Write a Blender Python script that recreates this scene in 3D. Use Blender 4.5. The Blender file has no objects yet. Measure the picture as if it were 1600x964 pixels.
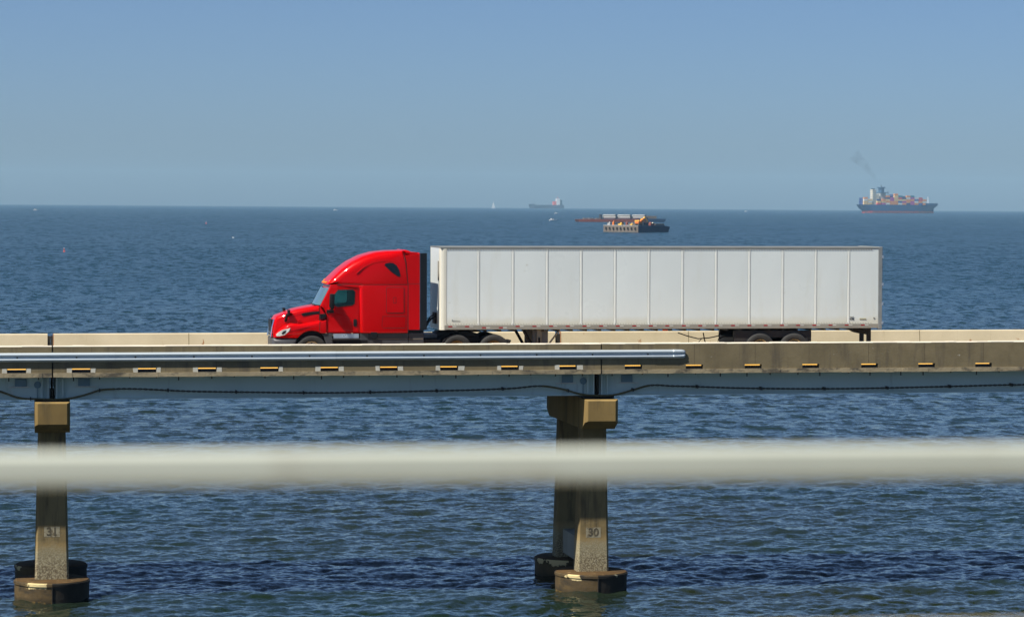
import bpy, bmesh, math, random
import numpy as np
from mathutils import Vector, Matrix
random.seed(7)
S = bpy.context.scene
COL = S.collection

# ------------------------------------------------------------------ camera
CAM_H = 13.9
YAW, PITCH, ROLL = math.radians(9.629), math.radians(2.0746), math.radians(0.394)
fwd = Vector((math.sin(YAW)*math.cos(PITCH), math.cos(YAW)*math.cos(PITCH), -math.sin(PITCH)))
r0 = fwd.cross(Vector((0, 0, 1))).normalized(); u0 = r0.cross(fwd)
rt = r0*math.cos(ROLL) + u0*math.sin(ROLL); up = -r0*math.sin(ROLL) + u0*math.cos(ROLL)
cd = bpy.data.cameras.new('camera'); cam = bpy.data.objects.new('camera', cd); COL.objects.link(cam)
m3 = Matrix((rt, up, -fwd)).transposed()
cam.matrix_world = Matrix.Translation((0, 0, CAM_H)) @ m3.to_4x4()
cd.sensor_width = 36; cd.lens = 36*4450/1600
cd.clip_start = 0.1; cd.clip_end = 60000
cd.dof.use_dof = True; cd.dof.focus_distance = 103; cd.dof.aperture_fstop = 3.2
S.camera = cam

# ------------------------------------------------------------------ sky and sun
LD = Vector((0.65, 0.286, -1.0)).normalized()          # where the sunlight travels
sun_el = math.asin(-LD.z); sun_az = math.atan2(-LD.x, -LD.y)   # azimuth from +Y towards +X
W = bpy.data.worlds.new('World'); S.world = W; W.use_nodes = True
nt = W.node_tree; bg = nt.nodes['Background']
sky = nt.nodes.new('ShaderNodeTexSky'); sky.sky_type = 'NISHITA'; sky.sun_disc = False
sky.sun_elevation = sun_el; sky.sun_rotation = sun_az
sky.altitude = 0; sky.air_density = 0.6; sky.dust_density = 0.9; sky.ozone_density = 8.0
nt.links.new(sky.outputs[0], bg.inputs[0])
bg.inputs[1].default_value = 0.065
sd = bpy.data.lights.new('sun', 'SUN'); sd.energy = 5.0; sd.angle = math.radians(0.53); sd.color = (1.0, 0.95, 0.86)
so = bpy.data.objects.new('sun', sd); COL.objects.link(so)
so.rotation_euler = LD.to_track_quat('-Z', 'Y').to_euler(); so.location = (-60, -30, 120)
S.view_settings.view_transform = 'Standard'; S.view_settings.look = 'None'
S.view_settings.exposure = 0.6; S.view_settings.gamma = 1.0
S.render.engine = 'CYCLES'

# ------------------------------------------------------------------ materials
MATS = {}
def mat(name, c1, c2=None, scale=3.0, stretch=(1, 1, 1), rough=0.6, metal=0.0, bump=0.0, bscale=30.0, coat=0.0,
        spots=None, sscale=1.5, sthr=(0.6, 0.7), sstretch=(1, 1, 1), alt=None, spec=0.5, rvar=0.1, zb=(), rtone=0.0):
    """procedural material: two base tones, a second layer of stains with shapes of their own, fine relief"""
    if name in MATS: return MATS[name]
    m = bpy.data.materials.new(name); m.use_nodes = True; n = m.node_tree.nodes; l = m.node_tree.links
    b = n['Principled BSDF']; b.inputs['Metallic'].default_value = metal; b.inputs['Roughness'].default_value = rough
    b.inputs['Specular IOR Level'].default_value = spec
    b.inputs['Coat Weight'].default_value = coat; b.inputs['Coat Roughness'].default_value = 0.06
    c2 = c2 or tuple(v*0.85 for v in c1)
    tc = n.new('ShaderNodeTexCoord'); oi = n.new('ShaderNodeObjectInfo')
    rnd = n.new('ShaderNodeVectorMath'); rnd.operation = 'SCALE'; rnd.inputs[0].default_value = (31, 17, 23); l.new(oi.outputs['Random'], rnd.inputs['Scale'])
    addv = n.new('ShaderNodeVectorMath'); l.new(tc.outputs['Object'], addv.inputs[0]); l.new(rnd.outputs[0], addv.inputs[1])
    def noise(sc, st, det=5.0, ro=0.6):
        mp = n.new('ShaderNodeMapping'); mp.inputs['Scale'].default_value = st; l.new(addv.outputs[0], mp.inputs['Vector'])
        t = n.new('ShaderNodeTexNoise'); t.inputs['Scale'].default_value = sc; t.inputs['Detail'].default_value = det; t.inputs['Roughness'].default_value = ro
        l.new(mp.outputs[0], t.inputs['Vector']); return t.outputs['Fac']
    def ramp(fac, a, bb):
        r = n.new('ShaderNodeMapRange'); r.inputs[1].default_value = a; r.inputs[2].default_value = bb; l.new(fac, r.inputs[0]); return r.outputs[0]
    def mixc(fac, ca, cb):
        x = n.new('ShaderNodeMix'); x.data_type = 'RGBA'; l.new(fac, x.inputs[0])
        for i, c in ((6, ca), (7, cb)):
            if isinstance(c, tuple): x.inputs[i].default_value = (*c[:3], 1)
            else: l.new(c, x.inputs[i])
        return x.outputs[2]
    n1 = noise(scale, stretch)
    col = mixc(ramp(n1, 0.32, 0.68), tuple(c1), tuple(c2))
    if spots:
        col = mixc(ramp(noise(sscale, sstretch, 6.0, 0.65), *sthr), col, tuple(spots))
    if alt:      # a second stain layer: (colour, scale, stretch, lo, hi)
        col = mixc(ramp(noise(alt[1], alt[2], 6.0, 0.65), alt[3], alt[4]), col, tuple(alt[0]))
    if rtone:    # every sheet or block has a slightly different tone
        mr_ = n.new('ShaderNodeMapRange'); mr_.inputs[3].default_value = 1-rtone; mr_.inputs[4].default_value = 1.0; l.new(oi.outputs['Random'], mr_.inputs[0])
        hs_ = n.new('ShaderNodeVectorMath'); hs_.operation = 'SCALE'; l.new(col, hs_.inputs[0]); l.new(mr_.outputs[0], hs_.inputs['Scale']); col = hs_.outputs[0]
    if zb:       # tide and splash zones: (height, softness, raggedness, colour, speckle scale, sign)
        sep = n.new('ShaderNodeSeparateXYZ'); l.new(tc.outputs['Object'], sep.inputs[0])
        for zc, soft, amp, colz, spk, sg in zb:
            ad = n.new('ShaderNodeMath'); ad.operation = 'MULTIPLY_ADD'; l.new(noise(2.3, (1, 1, 1), 5.0, 0.7), ad.inputs[0]); ad.inputs[1].default_value = amp; l.new(sep.outputs[2], ad.inputs[2])
            k = ramp(ad.outputs[0], zc+amp*0.5+soft*sg, zc+amp*0.5-soft*sg)
            if spk:
                sp3 = spk if isinstance(spk, tuple) else (spk, 0.46, 0.56)
                mu = n.new('ShaderNodeMath'); mu.operation = 'MULTIPLY'; l.new(k, mu.inputs[0]); l.new(ramp(noise(sp3[0], (1, 1, 1), 4.0, 0.6), sp3[1], sp3[2]), mu.inputs[1]); k = mu.outputs[0]
            col = mixc(k, col, tuple(colz))
    l.new(col, b.inputs['Base Color'])
    if rvar:
        l.new(ramp(n1, 0.0, 1.0), (rr := n.new('ShaderNodeMath')).inputs[0]); rr.operation = 'MULTIPLY_ADD'
        rr.inputs[1].default_value = rvar*2; rr.inputs[2].default_value = max(0.02, rough-rvar); l.new(rr.outputs[0], b.inputs['Roughness'])
    if bump:
        bp = n.new('ShaderNodeBump'); bp.inputs['Strength'].default_value = 1.0; bp.inputs['Distance'].default_value = bump
        l.new(noise(bscale, (1, 1, 1), 6.0, 0.6), bp.inputs['Height']); l.new(bp.outputs[0], b.inputs['Normal'])
    MATS[name] = m; return m
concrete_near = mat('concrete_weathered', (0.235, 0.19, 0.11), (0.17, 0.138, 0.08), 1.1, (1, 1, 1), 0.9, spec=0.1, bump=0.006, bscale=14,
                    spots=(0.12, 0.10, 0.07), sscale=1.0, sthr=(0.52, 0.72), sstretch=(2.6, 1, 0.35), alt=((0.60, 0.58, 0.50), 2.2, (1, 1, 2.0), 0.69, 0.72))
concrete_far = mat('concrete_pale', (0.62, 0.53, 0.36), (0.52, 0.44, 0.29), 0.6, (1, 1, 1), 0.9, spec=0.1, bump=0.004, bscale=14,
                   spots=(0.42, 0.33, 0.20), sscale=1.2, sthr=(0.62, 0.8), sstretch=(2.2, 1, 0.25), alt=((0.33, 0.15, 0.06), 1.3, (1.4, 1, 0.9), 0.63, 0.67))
concrete_slab = mat('concrete_slab_edge', (0.38, 0.31, 0.19), (0.27, 0.22, 0.135), 1.6, (1, 1, 1), 0.92, bump=0.01, bscale=9,
                    spots=(0.10, 0.085, 0.06), sscale=1.3, sthr=(0.50, 0.62), sstretch=(1.2, 1, 2.2))
concrete_patch = mat('concrete_patch_pale', (0.62, 0.60, 0.50), (0.50, 0.48, 0.40), 5, rough=0.9, bump=0.004)
concrete_pier = mat('concrete_pier', (0.27, 0.185, 0.07), (0.19, 0.13, 0.05), 0.9, (1, 1, 0.5), 0.9, bump=0.006, bscale=10, spec=0.1,
                    spots=(0.11, 0.085, 0.045), sscale=1.1, sthr=(0.52, 0.72), sstretch=(2.2, 2.2, 0.25), alt=((0.42, 0.36, 0.22), 1.0, (2, 2, 0.3), 0.68, 0.76))
concrete_col = mat('concrete_column', (0.24, 0.18, 0.085), (0.17, 0.125, 0.06), 0.8, (1, 1, 0.5), 0.92, bump=0.008, bscale=12, spec=0.1,
                   spots=(0.085, 0.068, 0.04), sscale=1.2, sthr=(0.52, 0.70), sstretch=(2.4, 2.4, 0.3),
                   zb=((2.06, 0.10, 0.12, (0.30, 0.20, 0.075), None, 1), (1.92, 0.25, 0.5, (0.27, 0.23, 0.135), None, 1), (1.72, 0.25, 0.5, (0.38, 0.34, 0.22), 22, 1), (1.5, 0.3, 0.5, (0.15, 0.12, 0.075), 19, 1)))
foot_kw = dict(rough=0.75, bump=0.015, bscale=8, spec=0.25)
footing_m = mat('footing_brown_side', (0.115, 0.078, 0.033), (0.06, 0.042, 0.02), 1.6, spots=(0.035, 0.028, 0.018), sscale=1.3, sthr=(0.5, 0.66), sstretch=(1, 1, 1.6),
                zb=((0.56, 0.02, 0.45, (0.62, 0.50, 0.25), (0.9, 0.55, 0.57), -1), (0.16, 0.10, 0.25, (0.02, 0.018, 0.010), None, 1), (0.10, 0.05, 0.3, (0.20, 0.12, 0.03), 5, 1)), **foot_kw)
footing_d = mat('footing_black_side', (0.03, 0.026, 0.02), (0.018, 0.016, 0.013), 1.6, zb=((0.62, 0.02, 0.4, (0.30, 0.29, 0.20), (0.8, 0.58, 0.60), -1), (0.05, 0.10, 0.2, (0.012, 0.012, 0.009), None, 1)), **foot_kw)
footing_top = mat('footing_top', (0.10, 0.060, 0.025), (0.06, 0.038, 0.018), 2, rough=0.9, bump=0.01, spec=0.1, spots=(0.18, 0.125, 0.06), sscale=3, sthr=(0.6, 0.7))
asphalt = mat('road_surface', (0.20, 0.19, 0.17), (0.15, 0.14, 0.125), 1.2, rough=0.9, bump=0.004)
yellow_paint = mat('yellow_road_paint', (0.72, 0.40, 0.06), (0.60, 0.33, 0.05), 4, rough=0.7)
white_paint = mat('white_road_paint', (0.75, 0.75, 0.72), rough=0.7)
steel_blue = mat('girder_paint', (0.60, 0.72, 0.68), (0.53, 0.64, 0.61), 0.5, (1, 1, 2), 0.55, bump=0.001, spots=(0.36, 0.42, 0.40), sscale=0.9, sthr=(0.6, 0.78), sstretch=(2.5, 1, 0.3), alt=((0.20, 0.10, 0.05), 1.6, (1, 1, 1), 0.74, 0.77))
steel_blue_d = mat('girder_paint_blue', (0.14, 0.23, 0.29), (0.18, 0.28, 0.34), 2, rough=0.5)
rail_zinc = mat('galvanised_steel', (0.60, 0.67, 0.71), (0.50, 0.57, 0.61), 2.0, (0.4, 1, 1), 0.45, 0.55, bump=0.002, bscale=6)
cable_m = mat('cable_sheath', (0.035, 0.030, 0.024), (0.06, 0.05, 0.03), 8, rough=0.6)
conduit_m = mat('conduit_olive', (0.13, 0.11, 0.045), (0.09, 0.075, 0.03), 4, rough=0.6)
black_m = mat('black_plastic', (0.008, 0.008, 0.010), (0.014, 0.014, 0.016), 6, rough=0.5, spec=0.2)
dark_m = mat('dark_chassis', (0.02, 0.02, 0.023), (0.035, 0.03, 0.028), 3, rough=0.65, spots=(0.07, 0.05, 0.035), sscale=4, sthr=(0.62, 0.75))
grime = mat('drain_grime', (0.02, 0.017, 0.013), (0.035, 0.03, 0.02), 6, rough=0.9)
red_p = mat('red_truck_paint', (0.52, 0.001, 0.002), (0.48, 0.001, 0.002), 0.8, rough=0.3, coat=0.35, rvar=0.03, spec=0.03)
red_seam = mat('red_seam_shadowline', (0.03, 0.001, 0.002), rough=0.6)
grey_skirt = mat('grey_side_skirt', (0.060, 0.062, 0.068), (0.045, 0.047, 0.052), 2, rough=0.5)
dark_ext = mat('dark_side_extender', (0.010, 0.013, 0.018), (0.013, 0.017, 0.022), 2, rough=0.45, spec=0.2)
alu = mat('aluminium_step', (0.62, 0.68, 0.74), (0.5, 0.56, 0.62), 3, rough=0.3, metal=0.7)
chrome = mat('chrome_trim', (0.75, 0.78, 0.8), rough=0.12, metal=1.0, rvar=0)
rubber = mat('tyre_rubber', (0.018, 0.018, 0.018), (0.035, 0.033, 0.03), 5, rough=0.85, bump=0.003)
rim_white = mat('painted_rim', (0.66, 0.62, 0.52), (0.50, 0.44, 0.33), 5, rough=0.5)
rim_rust = mat('worn_rim', (0.28, 0.21, 0.14), (0.20, 0.15, 0.10), 5, rough=0.6)
amber = mat('amber_lens', (0.9, 0.35, 0.03), rough=0.2)
lens_m = mat('headlight_lens', (0.62, 0.60, 0.56), (0.45, 0.42, 0.4), 9, rough=0.08, coat=1.0)
trailer_w = mat('trailer_panel_white', (0.80, 0.845, 0.81), (0.77, 0.81, 0.78), 0.55, (1, 1, 1), 0.30, bump=0.004, bscale=0.9, spots=(0.68, 0.68, 0.58), sscale=0.8, sthr=(0.55, 0.95), sstretch=(2.0, 1, 0.3), coat=0.3, rtone=0.06, alt=((0.60, 0.58, 0.48), 2.5, (1, 1, 2.5), 0.66, 0.80), zb=((1.62, 0.12, 0.3, (0.70, 0.69, 0.58), None, 1),))
trailer_strip = mat('trailer_joint_strip', (0.84, 0.85, 0.79), (0.78, 0.79, 0.73), 2, rough=0.4)
trailer_post = mat('trailer_corner_post', (0.70, 0.68, 0.58), (0.60, 0.58, 0.48), 1.2, (1, 1, 0.5), 0.4)
trailer_rail = mat('trailer_bottom_rail', (0.33, 0.31, 0.26), (0.26, 0.245, 0.205), 1.4, rough=0.5)
trailer_top = mat('trailer_top_rail', (0.24, 0.25, 0.23), (0.18, 0.19, 0.18), 2, rough=0.5)
red_tape = mat('red_reflective_tape', (0.42, 0.012, 0.014), (0.34, 0.01, 0.012), 9, rough=0.4)
white_tape = mat('white_reflective_tape', (0.62, 0.62, 0.56), rough=0.4)
orange_light = mat('orange_marker_lens', (0.85, 0.10, 0.02), rough=0.2)
rail_paint = mat('hand_rail_paint', (0.585, 0.61, 0.51), (0.50, 0.52, 0.43), 1.2, (1, 1, 1), rough=0.5, spots=(0.42, 0.40, 0.31), sscale=2.2, sthr=(0.55, 0.75))

def glass_mat(name, col, refl=1.5):
    m = bpy.data.materials.new(name); m.use_nodes = True; n = m.node_tree.nodes; l = m.node_tree.links
    n.remove(n['Principled BSDF']); out = n['Material Output']
    t = n.new('ShaderNodeBsdfTransparent'); t.inputs[0].default_value = (*col, 1)
    g = n.new('ShaderNodeBsdfGlossy'); g.inputs['Roughness'].default_value = 0.02
    f = n.new('ShaderNodeFresnel'); f.inputs[0].default_value = refl
    x = n.new('ShaderNodeMixShader'); l.new(f.outputs[0], x.inputs[0]); l.new(t.outputs[0], x.inputs[1]); l.new(g.outputs[0], x.inputs[2]); l.new(x.outputs[0], out.inputs[0])
    return m
side_glass = glass_mat('tinted_side_glass', (0.55, 0.80, 0.72))
dark_glass = mat('dark_window_glass', (0.008, 0.012, 0.016), rough=0.08, rvar=0, coat=0.0, spec=0.3)
wind_glass = mat('windshield_glass', (0.10, 0.18, 0.20), rough=0.04, rvar=0, coat=1.0, spec=1.0)  # base colour lightened to stand in for stronger reflection

# ------------------------------------------------------------------ mesh helpers
class MB:
    def __init__(s): s.v = []; s.f = []; s.mi = []
    def add(s, vs, fs, mi=0):
        o = len(s.v); s.v += [tuple(p) for p in vs]; s.f += [tuple(i+o for i in f) for f in fs]; s.mi += [mi]*len(fs); return s
    def box(s, x0, x1, y0, y1, z0, z1, mi=0):
        return s.add([(x0, y0, z0), (x1, y0, z0), (x1, y1, z0), (x0, y1, z0), (x0, y0, z1), (x1, y0, z1), (x1, y1, z1), (x0, y1, z1)],
                     [(3, 2, 1, 0), (4, 5, 6, 7), (0, 1, 5, 4), (1, 2, 6, 5), (2, 3, 7, 6), (3, 0, 4, 7)], mi)
    def prism(s, poly, a, b, ax='y', mi=0):
        """closed 2D polygon swept between a and b along an axis; poly is (x,z) for y, (y,z) for x, (x,y) for z"""
        f = {'y': lambda p, t: (p[0], t, p[1]), 'x': lambda p, t: (t, p[0], p[1]), 'z': lambda p, t: (p[0], p[1], t)}[ax]
        n = len(poly); vs = [f(p, a) for p in poly] + [f(p, b) for p in poly]
        return s.add(vs, [tuple(range(n)), tuple(range(2*n-1, n-1, -1))] + [(i+n, (i+1) % n+n, (i+1) % n, i) for i in range(n)], mi)
    def lathe(s, prof, c=(0, 0, 0), ax='z', n=24, mi=0):
        """profile of (radius, height) pairs spun about an axis"""
        vs = []; k = len(prof)
        for i in range(n):
            a = 2*math.pi*i/n; ca, sa = math.cos(a), math.sin(a)
            for r, h in prof:
                p = (r*ca, r*sa, h) if ax == 'z' else ((r*ca, h, r*sa) if ax == 'y' else (h, r*ca, r*sa))
                vs.append((p[0]+c[0], p[1]+c[1], p[2]+c[2]))
        fs = [(i*k+j, ((i+1) % n)*k+j, ((i+1) % n)*k+j+1, i*k+j+1) for i in range(n) for j in range(k-1)]
        return s.add(vs, fs, mi)
    def tube(s, pts, r, n=8, mi=0, cap=True):
        pts = [Vector(p) for p in pts]; vs = []; m = len(pts)
        for i, p in enumerate(pts):
            d = (pts[min(i+1, m-1)]-pts[max(i-1, 0)]).normalized()
            a = d.cross(Vector((0, 0, 1)) if abs(d.z) < 0.95 else Vector((1, 0, 0))).normalized(); b = d.cross(a)
            rr = r[i] if isinstance(r, (list, tuple)) else r
            vs += [p + a*rr*math.cos(2*math.pi*k/n) + b*rr*math.sin(2*math.pi*k/n) for k in range(n)]
        fs = [(i*n+k, i*n+(k+1) % n, (i+1)*n+(k+1) % n, (i+1)*n+k) for i in range(m-1) for k in range(n)]
        if cap: fs += [tuple(range(n-1, -1, -1)), tuple(range((m-1)*n, m*n))]
        return s.add(vs, fs, mi)
    def rext(s, poly, y0, y1, r, n=4, rs=None, warp=None, mi=0):
        """side outline (x,z) swept across y0..y1 with rounded outer edges of radius r (scaled per point by rs)"""
        N = len(poly); P = [Vector(p) for p in poly]
        area = sum(P[i].x*P[(i+1) % N].y-P[(i+1) % N].x*P[i].y for i in range(N)); sg = 1 if area > 0 else -1
        inn = []
        for i in range(N):
            a = (P[i]-P[i-1]).normalized(); b = (P[(i+1) % N]-P[i]).normalized()
            na = Vector((-a.y, a.x))*sg; nb = Vector((-b.y, b.x))*sg; m = (na+nb)
            m = m.normalized() if m.length > 1e-6 else na
            inn.append(m/max(0.5, m.dot(na)))
        rs = rs or [1]*N; rings = []
        for side in (0, 1):
            seq = range(n, -1, -1) if side == 0 else range(n+1)
            for k in seq:
                a = math.pi/2*k/n; ring = []
                for i in range(N):
                    ri = r*rs[i]; ins = ri*(1-math.cos(a)); off = ri*(1-math.sin(a))
                    p = P[i]+inn[i]*ins; y = y0+off if side == 0 else y1-off
                    q = (p.x, y, p.y); ring.append(warp(*q) if warp else q)
                rings.append(ring)
        vs = [v for rg in rings for v in rg]; R = len(rings)
        fs = [(j*N+i, j*N+(i+1) % N, (j+1)*N+(i+1) % N, (j+1)*N+i) for j in range(R-1) for i in range(N)]
        fs += [tuple(range(N-1, -1, -1)), tuple(range((R-1)*N, R*N))]
        return s.add(vs, fs, mi)
    def mesh(s, name, smooth=None):
        me = bpy.data.meshes.new(name); me.from_pydata(s.v, [], s.f)
        bm = bmesh.new(); bm.from_mesh(me); bmesh.ops.recalc_face_normals(bm, faces=bm.faces); bm.to_mesh(me); bm.free()
        if any(s.mi): me.polygons.foreach_set('material_index', s.mi)
        if smooth is not None:
            me.polygons.foreach_set('use_smooth', [True]*len(me.polygons)); me.set_sharp_from_angle(angle=math.radians(smooth))
        return me
    def build(s, name, mats, parent=None, smooth=None, bevel=0, segs=2):
        me = s.mesh(name, smooth)
        for m in (mats if isinstance(mats, (list, tuple)) else [mats]): me.materials.append(m)
        o = bpy.data.objects.new(name, me); COL.objects.link(o); o.parent = parent
        if bevel:
            md = o.modifiers.new('edge_wear', 'BEVEL'); md.width = bevel; md.segments = segs; md.limit_method = 'ANGLE'; md.angle_limit = math.radians(35)
        return o
def share(me, name, parent, loc=(0, 0, 0), scale=None, rot=None):
    o = bpy.data.objects.new(name, me); COL.objects.link(o); o.parent = parent; o.location = loc
    if scale: o.scale = scale
    if rot: o.rotation_euler = rot
    return o
def tag(o, label, cat, group=None, kind=None):
    if label: o['label'] = label
    if cat: o['category'] = cat
    if group: o['group'] = group
    if kind: o['kind'] = kind
    return o
def empty(name, loc, label=None, cat=None, group=None, rz=0, ry=0):
    o = bpy.data.objects.new(name, None); COL.objects.link(o); o.location = loc; o.rotation_euler = (0, ry, rz); o.empty_display_size = 0.3
    return tag(o, label, cat, group)
def text_mesh(txt, size, mat_, name, parent, loc, rot, depth=0.002):
    c = bpy.data.curves.new(name, 'FONT'); c.body = txt; c.size = size; c.align_x = 'CENTER'; c.align_y = 'CENTER'; c.extrude = depth; c.offset = size*0.02
    t = bpy.data.objects.new(name, c); COL.objects.link(t); bpy.context.view_layer.update()
    me = bpy.data.meshes.new_from_object(t.evaluated_get(bpy.context.evaluated_depsgraph_get()))
    bpy.data.objects.remove(t); me.materials.clear(); me.materials.append(mat_)
    o = share(me, name, parent, loc); o.rotation_euler = rot; return o

GRADE = 0.0035
SLOPE = -math.atan(GRADE)
def onb(x, y, z): return (x, y, z + GRADE*(x-15))      # a point on the gently climbing bridge

# ------------------------------------------------------------------ the sea
def wave_fields(N, L, seed, lam_p, slope_rms):
    rng = np.random.default_rng(seed)
    k1 = np.fft.fftfreq(N, L/N)*2*np.pi; KX, KY = np.meshgrid(k1, k1, indexing='ij'); K = np.hypot(KX, KY); K[0, 0] = 1
    kp = 2*np.pi/lam_p; d = (KX*0.25+KY*-0.97)/K
    sp = np.exp(-1.0*(kp/K)**2)/K**3.0*(0.45+np.abs(d)**2.0); sp[0, 0] = 0
    ph = np.exp(2j*np.pi*rng.random((N, N)))*np.sqrt(-2*np.log(rng.random((N, N))+1e-9))
    A = np.sqrt(sp)*ph
    lim = [(0.35, 1.1), (1.1, 3.0), (3.0, 40.0)]; lam = 2*np.pi/K
    out = []; full = np.fft.ifft2(A*K*1j).real; sc = slope_rms/np.sqrt((full**2).mean())
    for a, b in lim:
        B = A*sc*((lam >= a) & (lam < b))
        out.append((np.fft.ifft2(B).real, np.fft.ifft2(-1j*KX/K*B).real, np.fft.ifft2(-1j*KY/K*B).real))
    return out
def sample(Fd, L, x, y):
    N = Fd.shape[0]; u = (x/L*N) % N; v = (y/L*N) % N; i = u.astype(int); j = v.astype(int); fu = u-i; fv = v-j
    i %= N; j %= N; i2 = (i+1) % N; j2 = (j+1) % N
    return Fd[i, j]*(1-fu)*(1-fv)+Fd[i2, j]*fu*(1-fv)+Fd[i, j2]*(1-fu)*fv+Fd[i2, j2]*fu*fv
STEP = 0.00135
ys = np.concatenate([np.linspace(-600, 60, 24), np.linspace(62, 84.5, 24),
                     85*np.exp(np.arange(0, math.log(900/85), STEP)), 900*np.exp(np.arange(0.006, math.log(13600/900), 0.012)), [13600.]])
sdn = np.arange(-0.04, 0.42, STEP)
no = 26; tt = (np.arange(1, no+1)/no)
g = np.maximum(ys, 60.0)
Xd = g[:, None]*sdn[None, :]
Xl = Xd[:, :1] - (9000+Xd[:, :1])*(tt[::-1]**3.0)[None, :]
Xr = Xd[:, -1:] + (13500-Xd[:, -1:])*(tt**3.0)[None, :]
X = np.concatenate([Xl, Xd, Xr], 1); Y = np.repeat(ys[:, None], X.shape[1], 1)
dense = np.concatenate([np.zeros(no), np.clip(np.minimum(np.arange(len(sdn)), np.arange(len(sdn))[::-1])/12, 0, 1), np.zeros(no)])[None, :]
sp_ = STEP*g[:, None]*np.clip((ys[:, None] >= 84)*1.0, 0, 1) + 10*(ys[:, None] < 84)
DX = np.zeros_like(X); DY = np.zeros_like(X); DZ = np.zeros_like(X)
for L_, seed in ((97.0, 3), (61.3, 11)):
    for (hz, hx, hy), lam in zip(wave_fields(640, L_, seed, 5.2 if seed == 3 else 2.2, 0.21 if seed == 3 else 0.16), (0.7, 1.7, 4.5)):
        w = np.clip((lam/sp_-2.2)/2.0, 0, 1)*dense*np.clip((ys[:, None]-84)/4, 0, 1)
        xx = X+Y*(0.0 if seed == 3 else 0.31); yy = Y-X*(0.0 if seed == 3 else 0.31)
        DZ += w*sample(hz, L_, xx, yy); DX += 1.15*w*sample(hx, L_, xx, yy); DY += 1.15*w*sample(hy, L_, xx, yy)
nr, nc = X.shape
co = np.stack([X+DX, Y+DY, DZ], -1).reshape(-1, 3).astype(np.float32)
idx = np.arange(nr*nc).reshape(nr, nc)
qd = np.stack([idx[:-1, :-1], idx[:-1, 1:], idx[1:, 1:], idx[1:, :-1]], -1).reshape(-1, 4)
me = bpy.data.meshes.new('sea'); me.vertices.add(len(co)); me.vertices.foreach_set('co', co.ravel())
me.loops.add(qd.size); me.loops.foreach_set('vertex_index', qd.ravel().astype(np.int32))
me.polygons.add(len(qd)); me.polygons.foreach_set('loop_start', np.arange(0, qd.size, 4, dtype=np.int32))
me.polygons.foreach_set('use_smooth', np.ones(len(qd), bool)); me.update(calc_edges=True)
sea = bpy.data.objects.new('sea', me); COL.objects.link(sea); sea['kind'] = 'structure'; sea.location.z = 0.12
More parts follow.
